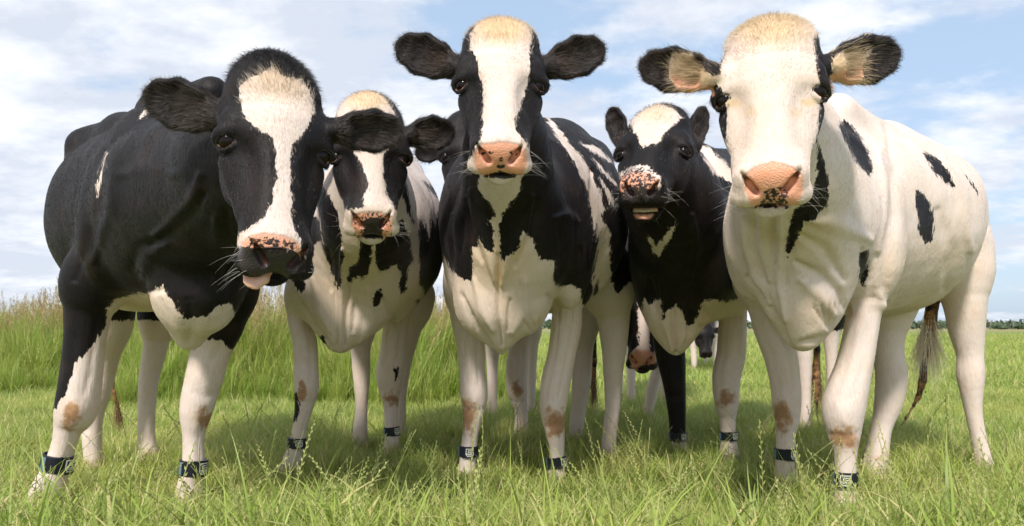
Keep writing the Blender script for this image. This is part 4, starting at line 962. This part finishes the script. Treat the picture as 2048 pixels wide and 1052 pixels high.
# --- white cow on the right
COWS["E"] = dict(
    label="mostly white cow at the right end with small black flank patches and black-tipped ears", base="wwwwwww",
    head=HD(1541, 160, 1.67, 19, 0, 0, 1.0, muzzle=1.04, nl=1.05, ears=[dict(base=(1432, 155, 1.76), tip=(1276, 128, 1.80), w=.104, n=(.05, -1, -.15)), dict(base=(1652, 138, 1.76), tip=(1802, 104, 1.80), w=.116, n=(-.05, -1, -.15))]),
    torso=[(1598, 470, 2.36, 126, 160), (1615, 440, 2.5, 148, 190), (1772, 450, 2.9, 168, 178), (1828, 440, 3.15, 122, 138), (1842, 435, 3.35, 100, 108)],
    spine=[[(1672, 225, 2.5, .06), (1765, 290, 2.8, .05), (1845, 335, 3.1, .05), (1890, 378, 3.3, .045)]],
    neck=[(1548, 205, 1.87, 74, 104), (1580, 320, 2.1, 102, 135), (1598, 430, 2.34, 132, 172)],
    lumps=[(1608, 580, 2.30, 88, 100, .11), (1510, 490, 2.42, 52, 110, .12), (1728, 470, 2.44, 58, 150, .13), (1606, 664, 2.30, 34, 38, .05), (1900, 430, 3.12, 52, 110, .14)],
    relief=[(0.0113, 8.8, [(1487, 430), (1495, 500), (1512, 560), (1535, 610)]), (-0.0096, 7.5, [(1507, 425), (1508, 500), (1528, 560)]), (0.0096, 8.8, [(1522, 425), (1525, 500), (1540, 560)]), (-0.0146, 7.5, [(1546, 425), (1547, 490), (1552, 530)]), (0.0113, 8.8, [(1562, 425), (1560, 490), (1556, 560), (1570, 640)]), (-0.0113, 10.0, [(1585, 440), (1578, 520), (1572, 570)]), (-0.0129, 10.0, [(1592, 525), (1640, 550), (1680, 585), (1697, 630)]), (0.0113, 15.0, [(1600, 560), (1640, 590), (1670, 630)]), (-0.0146, 10.0, [(1495, 555), (1530, 600), (1552, 640), (1575, 690)]), (-0.0073, 4.4, [(1628, 615), (1645, 640), (1664, 668)]), (-0.0073, 4.4, [(1642, 610), (1654, 640), (1665, 668)]), (-0.0081, 4.4, [(1656, 608), (1661, 640), (1667, 668)]), (-0.0073, 4.4, [(1670, 610), (1669, 668)]), (-0.0073, 4.4, [(1683, 615), (1675, 668)]), (-0.0113, 8.8, [(1600, 685), (1640, 680), (1668, 668)]), (-0.0129, 12.5, [(1772, 250), (1790, 330), (1786, 430), (1772, 540), (1768, 600)]), (0.0096, 15.0, [(1760, 300), (1768, 400), (1755, 500)]), (0.0161, 17.5, [(1762, 590), (1770, 615)]), (0.0096, 17.5, [(1620, 440), (1680, 450), (1740, 480)]), (-0.0096, 12.5, [(1600, 470), (1650, 500), (1690, 560)]), (-0.0081, 10.0, [(1726, 500), (1735, 560)]), (0.0096, 12.5, [(1885, 320), (1925, 400), (1940, 500)]), (-0.0081, 15.0, [(1880, 420), (1905, 500), (1890, 580)])],
    legs=[([(1740, 490, 120), (1736, 579, 78), (1727, 631, 67), (1718, 684, 68), (1707, 736, 73), (1692, 789, 84), (1686, 825, 83), (1688, 867, 71), (1691, 905, 50), (1691, 957, 46), (1690, 988, 44), (1688, 1026, 58)], 2.42),
          ([(1500, 530, 84), (1522, 615, 54), (1536, 657, 58), (1560, 710, 66), (1570, 762, 61), (1573, 804, 58), (1574, 841, 53), (1571, 872, 42), (1571, 907, 43), (1569, 940, 44), (1569, 972, 54)], 2.82),
          ([(1915, 500, 130, 3.1), (1929, 600, 84), (1933, 657, 68), (1940, 710, 50), (1941, 752, 52), (1946, 815, 34), (1955, 867, 30), (1966, 920, 34), (1971, 948, 44)], 3.05),
          ([(1780, 560, 120, 3.05), (1776, 668, 68), (1777, 710, 60), (1783, 752, 62), (1777, 804, 55), (1763, 857, 40), (1754, 909, 46), (1748, 948, 52)], 3.03)],
    tail=([(1872, 540, 16), (1862, 636, 11), (1850, 710, 8), (1845, 762, 8), (1836, 795, 7), (1812, 836, 4), (1799, 857, 2)], 3.16),
    paint_head=[K("b", (1395, 200), (1432, 168), (1444, 178), (1452, 205), (1456, 225), (1452, 260), (1446, 340), (1420, 340), (1400, 240)), K("b", (1415, 90), (1437, 85), (1440, 110), (1444, 150), (1425, 150)),
                K("b", (1626, 78), (1640, 78), (1665, 105), (1660, 340), (1630, 330), (1636, 250), (1640, 205), (1645, 180), (1636, 150), (1630, 110)),
                K("b", (1250, 60), (1370, 85), (1425, 120), (1430, 150), (1405, 140), (1385, 108), (1345, 108), (1338, 125), (1340, 150), (1334, 155), (1365, 178), (1368, 205), (1250, 205)),
                K("b", (1662, 80), (1850, 50), (1850, 200), (1712, 200), (1726, 150), (1730, 125), (1738, 108), (1722, 98), (1690, 100), (1664, 118))],
    paint_body=[K("b", (1676, 250), (1688, 238), (1712, 262), (1735, 300), (1746, 345), (1738, 350), (1710, 322), (1695, 290), (1682, 268)), K("b", (1844, 302), (1870, 315), (1900, 345), (1911, 376), (1900, 375), (1870, 345)),
                K("b", (1832, 378), (1845, 385), (1862, 410), (1868, 450), (1865, 480), (1850, 488), (1838, 465), (1832, 420)), K("b", (1930, 348), (1945, 363), (1957, 388), (1942, 372)),
                K("b", (1720, 505), (1739, 498), (1736, 530), (1729, 573), (1720, 572), (1719, 535)),
                K("b", (1635, 280), (1650, 325), (1658, 370), (1656, 412), (1640, 425), (1628, 440), (1608, 446), (1594, 478), (1575, 517), (1571, 500), (1580, 450), (1588, 420), (1618, 400), (1634, 350))],
    paint_legs={0: [K("b", (1720, 505), (1739, 498), (1736, 530), (1729, 573), (1720, 572), (1719, 535))]},
    pink=[[(1488, 350), (1508, 334), (1545, 322), (1587, 334), (1606, 352), (1606, 380), (1596, 412), (1500, 412), (1490, 382)],
          [(1340, 150), (1385, 160), (1425, 172), (1430, 192), (1370, 195), (1350, 172)], [(1660, 150), (1722, 118), (1726, 150), (1715, 178), (1662, 178)]],
    speck=[([(1528, 386), (1545, 378), (1562, 376), (1576, 384), (1572, 400), (1584, 415), (1506, 415), (1530, 402)], .6)],
    knees=[(1690, 878, 29, 35, 0), (1563, 836, 21, 41, 1)], cream_and_shade=[(1464, 206, 20, 9, .9), (1618, 204, 18, 9, .9), (1500, 222, 14, 12, .45), (1590, 225, 14, 10, .45), (1385, 150, 52, 45, .95), (1690, 140, 48, 48, .95), (1640, 480, 50, 60, -.30), (1860, 560, 120, 90, -.22), (1610, 640, 70, 60, -.18), (1538, 45, 90, 50, .9), (1500, 90, 40, 60, .15)],  # eye ellipses paint tan crease shade; body ones warm chest and flank shade
    bands=[(1692, 957, 2.42, 46, 28, 0, 2, -65), (1571, 907, 2.82, 43, 22, 0, 48, -58)],
    tufts=[tf_poll(2200, .018, (.66, .54, .37), (0, -.19, -.06), .045), tf_edge(0, BLK), tf_edge(1, BLK), tf_ear(0, (.50, .37, .22), 520, .040, .28), tf_ear(1, (.50, .37, .22), 620, .042, .26), tf_switch(1857, 668, 3.16, 420, (.86, .74, .56), .12, (.020, .012, .035))],
    extra=mud_e, nhair=100000)
# --- nearly hidden black cow behind the middle one
COWS["F"] = dict(
    label="black cow hidden behind the middle cow, only one ear and eye showing", base="bbwwww",
    head=HD(946, 298, 2.80, 20, 4, 0, 1.0, ears=[dict(base=(888, 296, 2.92), tip=(832, 310, 2.95), w=.085, n=(0, -1, -.3)), dict(base=(1008, 296, 3.05), tip=(1060, 300, 3.08), w=.09)]),
    torso=[(1000, 490, 3.9, 88, 115), (1008, 480, 4.05, 98, 125), (1020, 480, 4.6, 112, 130), (1030, 480, 5.1, 85, 95)],
    neck=[(950, 335, 2.98, 46, 62), (968, 400, 3.35, 66, 82), (995, 470, 3.8, 80, 100)],
    lumps=[(1000, 580, 3.85, 55, 70, .11), (945, 560, 4.0, 30, 70, .11), (1050, 560, 4.0, 30, 70, .11)],
    legs=[([(945, 570, 60), (940, 700, 38), (940, 780, 40), (940, 830, 26), (940, 868, 32)], 4.1),
          ([(1040, 580, 66), (1038, 689, 44), (1034, 730, 46), (1034, 778, 44), (1042, 820, 28), (1043, 850, 30), (1043, 872, 34)], 4.1),
          ([(990, 600, 60), (985, 720, 26), (985, 820, 20), (985, 828, 22)], 5.0), ([(1060, 600, 60), (1062, 720, 26), (1062, 820, 20), (1062, 828, 22)], 5.0)],
    paint_head=[], paint_body=[], paint_legs={0: [K("b", (880, 400), (980, 400), (980, 640), (880, 640))], 1: [K("b", (980, 400), (1100, 400), (1100, 620), (980, 620))]},
    knees=[(1034, 779, 14, 19, 1), (937, 787, 14, 15, 0)], tufts=[tf_edge(0, BLK)], eyepink=False, nhair=25000, hf=.0065, h=.015)
# --- cow with lowered head
COWS["G"] = dict(
    label="white-faced cow behind the others lowering her head beside the black leg", base="bbwwww",
    head=HD(1290, 622, 3.75, 24, -4, 3, 1.0, nl=1.1, muzzle=.9, ears=[dict(base=(1252, 575, 3.9), tip=(1200, 585, 3.95), w=.09), dict(base=(1334, 578, 3.9), tip=(1380, 590, 3.95), w=.09)]),
    torso=[(1272, 520, 4.6, 70, 80), (1275, 500, 4.8, 84, 100), (1290, 495, 5.4, 95, 105), (1300, 490, 5.9, 72, 80)],
    neck=[(1292, 590, 3.98, 38, 48), (1285, 535, 4.3, 48, 60), (1275, 510, 4.6, 60, 75)],
    lumps=[], legs=[([(1240, 560, 50), (1232, 690, 30), (1232, 760, 30), (1232, 820, 20), (1232, 838, 26)], 4.9),
          ([(1318, 560, 50), (1326, 690, 28), (1306, 775, 26), (1298, 820, 20), (1296, 838, 26)], 4.9),
          ([(1262, 560, 50), (1262, 700, 24), (1262, 800, 18), (1262, 808, 20)], 5.8), ([(1330, 560, 50), (1330, 700, 24), (1330, 800, 18), (1330, 808, 20)], 5.8)],
    paint_head=[K("w", (1278, 500), (1306, 500), (1300, 640), (1300, 700), (1315, 712), (1312, 735), (1262, 735), (1262, 705), (1278, 690), (1276, 640))],
    paint_body=[K("w", (1200, 580), (1400, 580), (1400, 700), (1200, 700))], pink=[[(1258, 712), (1270, 700), (1300, 700), (1312, 712), (1310, 738), (1268, 744)]],
    dark=[[(1275, 736), (1285, 730), (1312, 728), (1310, 750), (1274, 750)]], eyepink=False, nhair=12000, hf=.007, h=.017)
# --- far cow
COWS["H"] = dict(
    label="distant grazing cow seen under the belly of the black cow, dark head at the grass", base="bbwwww",
    head=HD(1413, 672, 9.3, 10, 20, 0, 1.0, ears=[dict(base=(1398, 660, 9.4), tip=(1382, 662, 9.4), w=.09), dict(base=(1428, 660, 9.4), tip=(1444, 662, 9.4), w=.09)]),
    torso=[(1405, 590, 9.9, 38, 48), (1402, 584, 10.2, 42, 54), (1395, 585, 10.9, 45, 52), (1390, 582, 11.4, 36, 42)],
    neck=[(1413, 662, 9.5, 16, 20), (1410, 625, 9.7, 20, 28), (1406, 600, 9.9, 28, 38)], lumps=[],
    legs=[([(1384, 640, 26), (1386, 690, 14), (1388, 720, 13), (1388, 738, 10), (1388, 745, 11)], 10.0), ([(1425, 640, 26), (1428, 690, 14), (1432, 720, 13), (1432, 745, 11)], 10.0),
          ([(1372, 640, 24), (1366, 690, 12), (1366, 735, 10)], 11.2), ([(1412, 640, 24), (1412, 690, 12), (1412, 735, 10)], 11.2)],
    paint_head=[], paint_body=[K("w", (1380, 560), (1400, 560), (1405, 640), (1380, 640))], eyepink=False, nhair=3000, hf=.012, h=.022)
for key in "ABCDEFGH":
    COWS[key].setdefault("paint_legs", {}); COWS[key].setdefault("paint_body", []); COWS[key].setdefault("paint_head", [])
    build_cow(COWS[key])
# ------------------------------------------------------------------ the meadow
def ground_material():
    m, t, b = mat("meadow_ground")
    oc = N(t, "ShaderNodeTexCoord").outputs["Object"]
    a = mixc(t, rngmap(t, noise(t, 0.35, 5, 0.6, oc), .35, .65), (.20, .26, .04), (.32, .36, .07))
    a = mixc(t, rngmap(t, noise(t, 9, 4, 0.6, oc), .4, .7), a, (.05, .075, .018))
    sxn = N(t, "ShaderNodeSeparateXYZ"); link(t, oc, sxn.inputs[0])
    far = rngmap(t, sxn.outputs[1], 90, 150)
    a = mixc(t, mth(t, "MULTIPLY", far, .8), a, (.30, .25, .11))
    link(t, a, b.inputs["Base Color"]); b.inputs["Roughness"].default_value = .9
    bp = N(t, "ShaderNodeBump"); bp.inputs["Strength"].default_value = .8; bp.inputs["Distance"].default_value = .05
    link(t, noise(t, 22, 4, .7, oc), bp.inputs["Height"]); link(t, bp.outputs[0], b.inputs["Normal"])
    return m
ys_ = np.concatenate([np.linspace(-3, 14, 60), np.geomspace(15, 1500, 40)]); xs_ = np.concatenate([-np.geomspace(1200, 8.5, 24), np.linspace(-8, 8, 60), np.geomspace(8.5, 1200, 24)])
gv = []
for y in ys_:
    for x in xs_:
        d = min(1, max(0, (math.hypot(x, y) - 5) / 5))
        gv.append((x, y, d * (.03 * math.sin(x * .9 + y * .3) + .02 * math.sin(y * 1.3)) * (1 if y < 40 else 0)))
nx_ = len(xs_)
gf = [(j * nx_ + i, j * nx_ + i + 1, (j + 1) * nx_ + i + 1, (j + 1) * nx_ + i) for j in range(len(ys_) - 1) for i in range(nx_ - 1)]
g = new_mesh("ground", gv, gf, ground_material()); tag(g, kind="structure")

def blade_material(name, cols, trans=.35, dry=.0):
    m, t, b = mat(name)
    t.nodes.remove(b); out = t.nodes["Material Output"]
    oi = N(t, "ShaderNodeObjectInfo")
    tint = attr(t, "tint"); sp = N(t, "ShaderNodeSeparateColor"); link(t, tint.outputs["Color"], sp.inputs[0])
    gp = N(t, "ShaderNodeNewGeometry"); pn = noise(t, .9, 3, .55, gp.outputs["Position"])
    f = mth(t, "ADD", mth(t, "MULTIPLY", sp.outputs[0], .55), mth(t, "MULTIPLY", oi.outputs["Random"], .45), clamp=True)
    c = mixc(t, f, cols[0], cols[1])
    c = mixc(t, rngmap(t, pn, .42, .66), c, cols[2])
    c = mixc(t, rngmap(t, sp.outputs[1], .80 - dry, .86 - dry), c, cols[3])        # some dry blades
    c = mixc(t, mth(t, "MULTIPLY", sp.outputs[2], .30), c, cols[4])       # paler towards the tip
    pr = N(t, "ShaderNodeBsdfPrincipled"); link(t, c, pr.inputs["Base Color"]); pr.inputs["Roughness"].default_value = .42; pr.inputs["Specular IOR Level"].default_value = .35
    tr = N(t, "ShaderNodeBsdfTranslucent"); link(t, c, tr.inputs[0])
    mx = N(t, "ShaderNodeMixShader"); mx.inputs[0].default_value = trans
    link(t, pr.outputs[0], mx.inputs[1]); link(t, tr.outputs[0], mx.inputs[2]); link(t, mx.outputs[0], out.inputs[0])
    return m
M_GRASS = blade_material("grass_blade", [(.09, .19, .018), (.38, .54, .060), (.40, .48, .08), (.74, .62, .30), (.76, .75, .32)], .42)
M_STALK = blade_material("grass_stalk", [(.34, .40, .10), (.48, .50, .17), (.44, .44, .16), (.54, .46, .24), (.58, .56, .28)], .3)
M_REED = blade_material("reed_blade", [(.12, .23, .022), (.38, .52, .07), (.33, .42, .07), (.52, .46, .17), (.52, .57, .18)], .45)
M_PLUME = blade_material("reed_seed_head", [(.26, .31, .08), (.44, .40, .15), (.34, .36, .09), (.48, .36, .17), (.50, .45, .20)], .3)

LIB = bpy.data.collections.new("plant_shapes")
def lib_mesh(name, V, Fc, T, m):
    me = bpy.data.meshes.new(name); me.from_pydata([tuple(map(float, v)) for v in V], [], Fc); me.materials.append(m)
    ca = me.attributes.new("tint", "FLOAT_COLOR", "POINT"); ca.data.foreach_set("color", np.array([(a, b, c, 1) for a, b, c in T], np.float32).ravel())
    me.polygons.foreach_set("use_smooth", np.ones(len(me.polygons), bool))
    return bpy.data.objects.new(name, me)
def blade(V, Fc, T, p, az, h, w, lean, bend, seg=4, fold=.25, a=None, b=None):
    a = rng.random() if a is None else a; b = rng.random() if b is None else b
    d = np.array([math.cos(az), math.sin(az), 0]); s = np.array([-math.sin(az), math.cos(az), 0])
    tw = rng.uniform(-.6, .6); s2 = s * math.cos(tw) + d * math.sin(tw)
    o = len(V); pos = np.array(p, float); th = lean
    for i in range(seg + 1):
        t = i / seg; ww = w * (1 - t ** 2.2) * (.6 + .8 * min(t * 3, 1)) / 1.4 + 1e-4
        V.append(pos - s2 * ww); V.append(pos + s2 * ww); T.append((a, b, t)); T.append((a, b, t))
        pos = pos + h / seg * (d * math.sin(th) + np.array([0, 0, math.cos(th)])); th += bend / seg
    for i in range(seg): Fc.append((o + 2 * i, o + 2 * i + 1, o + 2 * i + 3, o + 2 * i + 2))
def clump(name, n, r, hr, wr, bendr, m, seg=4, lean=(.05, .5)):
    V, Fc, T = [], [], []
    for _ in range(n):
        q = rng.uniform(0, 2 * math.pi); rr = r * math.sqrt(rng.random())
        blade(V, Fc, T, (rr * math.cos(q), rr * math.sin(q), -.01), rng.uniform(0, 6.28), rng.uniform(*hr), rng.uniform(*wr), rng.uniform(*lean), rng.uniform(*bendr), seg)
    return lib_mesh(name, V, Fc, T, m)
def stalk(name, h, m):
    """a flowering stem with alternating spikelets"""
    V, Fc, T = [], [], []
    az = rng.uniform(0, 6.28); d = np.array([math.cos(az), math.sin(az), 0]); pos = np.zeros(3); th = rng.uniform(.05, .3); bend = rng.uniform(.1, .7); pts = []
    for i in range(13):
        pts.append(pos.copy()); pos = pos + h / 12 * (d * math.sin(th) + np.array([0, 0, math.cos(th)])); th += bend / 12
    vv, ff = tube(pts, np.linspace(.0017, .0010, 13), 4); o = len(V); V += vv; Fc += [tuple(o + k for k in f) for f in ff]; T += [(.4, .2, .3)] * len(vv)
    for i in range(7 * 2):
        t = .46 + .54 * i / 14; k = min(11, int(t * 12)); fr = t * 12 - k; p = pts[k] * (1 - fr) + pts[k + 1] * fr; ax = unit(pts[k + 1] - pts[k])
        side = np.cross(ax, d); side = unit(side) * (1 if i % 2 else -1); dr = unit(ax * 1.0 + side * .55); L_ = .016 * (1.15 - .6 * (t - .46) / .54)
        nn = np.cross(dr, d); w = .0028
        o = len(V); V += [p, p + dr * L_ * .45 + nn * w, p + dr * L_, p + dr * L_ * .45 - nn * w, p + dr * L_ * .45 + d * w]; T += [(.5, .3, .6)] * 5
        Fc += [(o, o + 1, o + 4), (o + 1, o + 2, o + 4), (o + 2, o + 3, o + 4), (o + 3, o, o + 4)]
    for _ in range(2): blade(V, Fc, T, pts[int(rng.integers(1, 5))], rng.uniform(0, 6.28), h * .4, .002, .4, .9, 4)
    return lib_mesh(name, V, Fc, T, m)
def reed(name, n, h, m, plume=False):
    V, Fc, T = [], [], []
    for _ in range(n):
        q = rng.uniform(0, 6.28); rr = .10 * math.sqrt(rng.random())
        hh = h * rng.uniform(.6, 1.05); p = (rr * math.cos(q), rr * math.sin(q), -.02)
        blade(V, Fc, T, p, rng.uniform(0, 6.28), hh, rng.uniform(.005, .010), rng.uniform(.0, .22), rng.uniform(.1, 1.0), 6)
    if plume:
        for _ in range(plume):
            q = rng.uniform(0, 6.28); x, y = rng.normal(size=2) * .06; hh = h * rng.uniform(.95, 1.3); ln = rng.uniform(0, .15)
            top = np.array([x + math.cos(q) * hh * ln, y + math.sin(q) * hh * ln, hh])
            vv, ff = tube([np.array([x, y, 0]), (np.array([x, y, 0]) + top) / 2 + .01, top], [.002, .0015, .001], 3); o = len(V)
            V += vv; Fc += [tuple(o + k for k in f) for f in ff]; T += [(.8, .9, .5)] * len(vv)
            for _ in range(26):
                z = rng.random(); p = top - np.array([0, 0, .16 * z]); blade(V, Fc, T, p, rng.uniform(0, 6.28), rng.uniform(.02, .05), .0032, rng.uniform(.3, 1.1), .6, 2, a=rng.random(), b=.95)
    return lib_mesh(name, V, Fc, T, m)

def scatter(name, label, cat, objs, pts, rot, scl, idx):
    coll = bpy.data.collections.new(name + "_shapes")
    for i, o in enumerate(objs): o.name = "%02d_%s" % (i, o.name); coll.objects.link(o)
    me = bpy.data.meshes.new(name); me.vertices.add(len(pts)); me.vertices.foreach_set("co", np.asarray(pts, np.float32).ravel())
    for nm, arr, ty in (("rot", rot, "FLOAT_VECTOR"), ("scl", scl, "FLOAT_VECTOR")):
        a = me.attributes.new(nm, ty, "POINT"); a.data.foreach_set("vector", np.asarray(arr, np.float32).ravel())
    a = me.attributes.new("idx", "INT", "POINT"); a.data.foreach_set("value", np.asarray(idx, np.int32))
    o = bpy.data.objects.new(name, me); COL.objects.link(o)
    ng = bpy.data.node_groups.new(name + "_nodes", "GeometryNodeTree")
    ng.interface.new_socket("Geometry", in_out="INPUT", socket_type="NodeSocketGeometry"); ng.interface.new_socket("Geometry", in_out="OUTPUT", socket_type="NodeSocketGeometry")
    gi = ng.nodes.new("NodeGroupInput"); go = ng.nodes.new("NodeGroupOutput")
    ci = ng.nodes.new("GeometryNodeCollectionInfo"); ci.inputs["Collection"].default_value = coll; ci.inputs["Separate Children"].default_value = True; ci.inputs["Reset Children"].default_value = True
    ip = ng.nodes.new("GeometryNodeInstanceOnPoints"); ip.inputs["Pick Instance"].default_value = True
    def na(nm, ty):
        n = ng.nodes.new("GeometryNodeInputNamedAttribute"); n.data_type = ty; n.inputs["Name"].default_value = nm
        return [s for s in n.outputs if s.enabled and s.name == "Attribute"][0]
    ng.links.new(gi.outputs[0], ip.inputs["Points"]); ng.links.new(ci.outputs[0], ip.inputs["Instance"])
    ng.links.new(na("idx", "INT"), ip.inputs["Instance Index"]); ng.links.new(na("scl", "FLOAT_VECTOR"), ip.inputs["Scale"])
    er = ng.nodes.new("FunctionNodeEulerToRotation"); ng.links.new(na("rot", "FLOAT_VECTOR"), er.inputs[0]); ng.links.new(er.outputs[0], ip.inputs["Rotation"])
    ng.links.new(ip.outputs[0], go.inputs[0])
    md = o.modifiers.new("scatter", "NODES"); md.node_group = ng
    tag(o, label, cat, kind="stuff"); return o

def field_points(n, y0, y1, marg=.6, power=1.0):
    """points inside the widened view wedge, a little to both sides for other viewpoints"""
    out = []
    u = rng.random(n) ** power
    y = y0 + (y1 - y0) * u; x = rng.uniform(-1, 1, n) * (y * .70 + marg)
    return np.stack([x, y, np.zeros(n)], 1)
def rs(n, s0, s1, tilt=.12):
    rot = np.stack([rng.normal(size=n) * tilt, rng.normal(size=n) * tilt, rng.uniform(0, 6.28, n)], 1)
    s = rng.uniform(s0, s1, n); return rot, np.stack([s, s, s * rng.uniform(.8, 1.2, n)], 1)
def reed_front(x): return 5.9 + .5 * np.sin(x * .8) + .25 * np.sin(x * 3.1 + 1) + .12 * np.sin(x * 9.) - .10 * x          # where the tall growth on the left begins
def in_reeds(p): return (p[:, 1] > reed_front(p[:, 0])) & (p[:, 1] < 14) & (p[:, 0] < -.0 - (p[:, 1] - 6) * .02)

near = [clump("grass_tuft", 46, .05, (.05, .17), (.0013, .0030), (.3, 1.9), M_GRASS, 5) for _ in range(6)]
p1 = np.concatenate([field_points(14000, 1.25, 7.5, .5, .75), field_points(3200, 1.25, 2.25, .5, 1.0)])
hmap = .5 + .5 * vnoise(p1, 1.6); r1, s1 = rs(len(p1), .42, .82)
s1 *= (0.72 + .7 * np.clip(hmap, 0, 1.2))[:, None]
nearf = np.clip((2.20 - p1[:, 1]) / .30, 0, 1); s1 *= (1 + .62 * nearf)[:, None]
k = ~in_reeds(p1)
near += [clump("long_grass_tuft", 22, .06, (.13, .27), (.0021, .0046), (.7, 2.5), M_GRASS, 7, (.1, .8)) for _ in range(3)]
idx1 = np.where(rng.random(len(p1)) < np.where(p1[:, 1] < 2.15, .24, .03), rng.integers(6, 9, len(p1)), rng.integers(0, 6, len(p1)))
scatter("meadow_grass", "green grass with bent blades covering the meadow round the cows' feet", "grass", near, p1[k], r1[k], s1[k], idx1[k])
mid = [clump("far_grass_tuft", 40, .16, (.06, .16), (.004, .007), (.2, 1.3), M_GRASS, 3) for _ in range(5)]
p2 = field_points(15000, 7.0, 42, .6, 1.5); k = ~in_reeds(p2)
r2, s2 = rs(len(p2), .7, 1.2); s2 *= (1 + (p2[:, 1:2] - 7) * .045)
scatter("field_grass", "pale green pasture stretching away behind the cows to the horizon", "grass", mid, p2[k], r2[k], s2[k], rng.integers(0, 5, len(p2))[k])
st = [stalk("flowering_stem", h_, M_STALK) for h_ in (.26, .30, .34, .28, .32, .24, .36, .30)]
p3 = field_points(2100, 1.35, 4.2, .4, 1.1); r3, s3 = rs(len(p3), .55, 1.1, .38); k = rng.random(len(p3)) < (.25 + .75 * (p3[:, 1] < 2.4))
scatter("flowering_grass", "thin pale flowering grass stems standing above the foreground grass", "grass stems", st, p3[k], r3[k], s3[k], rng.integers(0, 8, len(p3))[k])
rd = [reed("reed_tuft", 26, .85, M_REED) for _ in range(5)] + [reed("seeding_reed_tuft", 16, .74, M_PLUME, 9) for _ in range(4)]
n = 6500; p4 = np.stack([rng.uniform(-9.5, .2, n), 5.5 + 7 * rng.random(n) ** 1.3, np.zeros(n)], 1); k = in_reeds(p4); p4 = p4[k]
dep = p4[:, 1] - reed_front(p4[:, 0]); r4, s4 = rs(len(p4), .75, 1.1, .1)
s4 *= np.clip(.32 + dep * .50, .30, 1.0)[:, None] * (rng.uniform(.78, 1.08, len(p4)) * (.86 + .28 * vnoise(p4, 1.3)))[:, None]
i4 = np.where(rng.random(len(p4)) < np.clip((dep - 1.0) * .4, 0, .50), rng.integers(5, 9, len(p4)), rng.integers(0, 5, len(p4)))
scatter("reed_bed", "tall reeds and seeding grasses along the ditch on the left", "reeds", rd, p4, r4, s4, i4)

# far tree line and poles
def leaf_mat():
    m, t, b = mat("hazed_far_foliage")
    c = mixc(t, noise(t, .35, 3, .6), (.065, .10, .055), (.10, .14, .075)); link(t, c, b.inputs["Base Color"]); b.inputs["Roughness"].default_value = .8  # bluish distance haze is put into these leaf greens
    return m
ML = leaf_mat(); MB = simple("bark", (.10, .075, .05), .9)
V, Fc = [], []
for i in range(900):
    x = rng.uniform(-330, 420); y = rng.uniform(255, 330)
    hgt = 1.9 + 1.7 * vnoise(np.array([[x, 0, 0]]), .05)[0] + rng.uniform(-.6, 1.2)
    for _ in range(26):
        q = rng.normal(size=3) * np.array([1.9, 1.9, hgt * .22]); c = np.array([x, y, hgt * .55]) + q; r = rng.uniform(.5, 1.1)
        a = unit(rng.normal(size=3)); b = unit(np.cross(a, rng.normal(size=3))); o = len(V)
        V += [c + a * r, c + b * r * .7, c - a * r, c - b * r * .7]; Fc.append((o, o + 1, o + 2, o + 3))
tl = new_mesh("far_tree_line", V, Fc, ML, smooth=False); tag(tl, "low blue green line of trees and hedges along the horizon", "tree line", kind="stuff")
def far_tree(x, y, hgt, wid, label):
    r = bpy.data.objects.new("far_tree", None); COL.objects.link(r); r.location = (x, y, 0); tag(r, label, "tree", "trees on the horizon at the right")
    vv, ff = tube([np.array([x, y, 0.]), np.array([x + .1, y, hgt * .35]), np.array([x, y, hgt * .7])], [.28, .22, .08], 6); new_mesh("trunk", vv, ff, MB, r)
    V, Fc = [], []
    for _ in range(420):
        d = unit(rng.normal(size=3)); q = d * np.array([wid, wid, hgt * .36]) * rng.uniform(.45, 1.08) * (1 + .18 * math.sin(4 * d[0] + x) + .15 * math.sin(7 * d[2] + x))
        c = np.array([x, y, hgt * .60]) + q; s = rng.uniform(.25, .6); a = unit(rng.normal(size=3)); b = unit(np.cross(a, rng.normal(size=3))); o = len(V)
        V += [c + a * s, c + b * s * .7, c - a * s, c - b * s * .7]; Fc.append((o, o + 1, o + 2, o + 3))
    new_mesh("crown", V, Fc, ML, r, smooth=False)
for px_, w_, top, lb in ((2036, 11, 648, "round tree at the right end of the far tree line"), (2002, 12, 651, "low rounded tree in the horizon tree line right of the cow's rump"), (1878, 7, 646, "small tree on the horizon framed between the white cow's hind legs")):
    y = 240.; far_tree((px_ - CX) / F * y, y, H + (HY - top) / F * y - .1, W(w_, y), lb)
MP = simple("pole_wood", (.22, .20, .18), .8)
for px_, top, lb in ((2027, 640, "thin far pole above the rightmost far tree"), (1981, 642, "thin far pole beside the white cow's hind leg")):
    y = 230.; x = (px_ - CX) / F * y; zt = H + (HY - top) / F * y
    r = bpy.data.objects.new("utility_pole", None); COL.objects.link(r); r.location = (x, y, 0); tag(r, lb, "pole", "poles on the horizon")
    vv, ff = tube([np.array([x, y, 0.]), np.array([x, y, zt])], [.14, .09], 6); new_mesh("post", vv, ff, MP, r)
    vv, ff = tube([np.array([x - .9, y, zt - .3]), np.array([x + .9, y, zt - .3])], [.06, .06], 4); new_mesh("crossarm", vv, ff, MP, r)
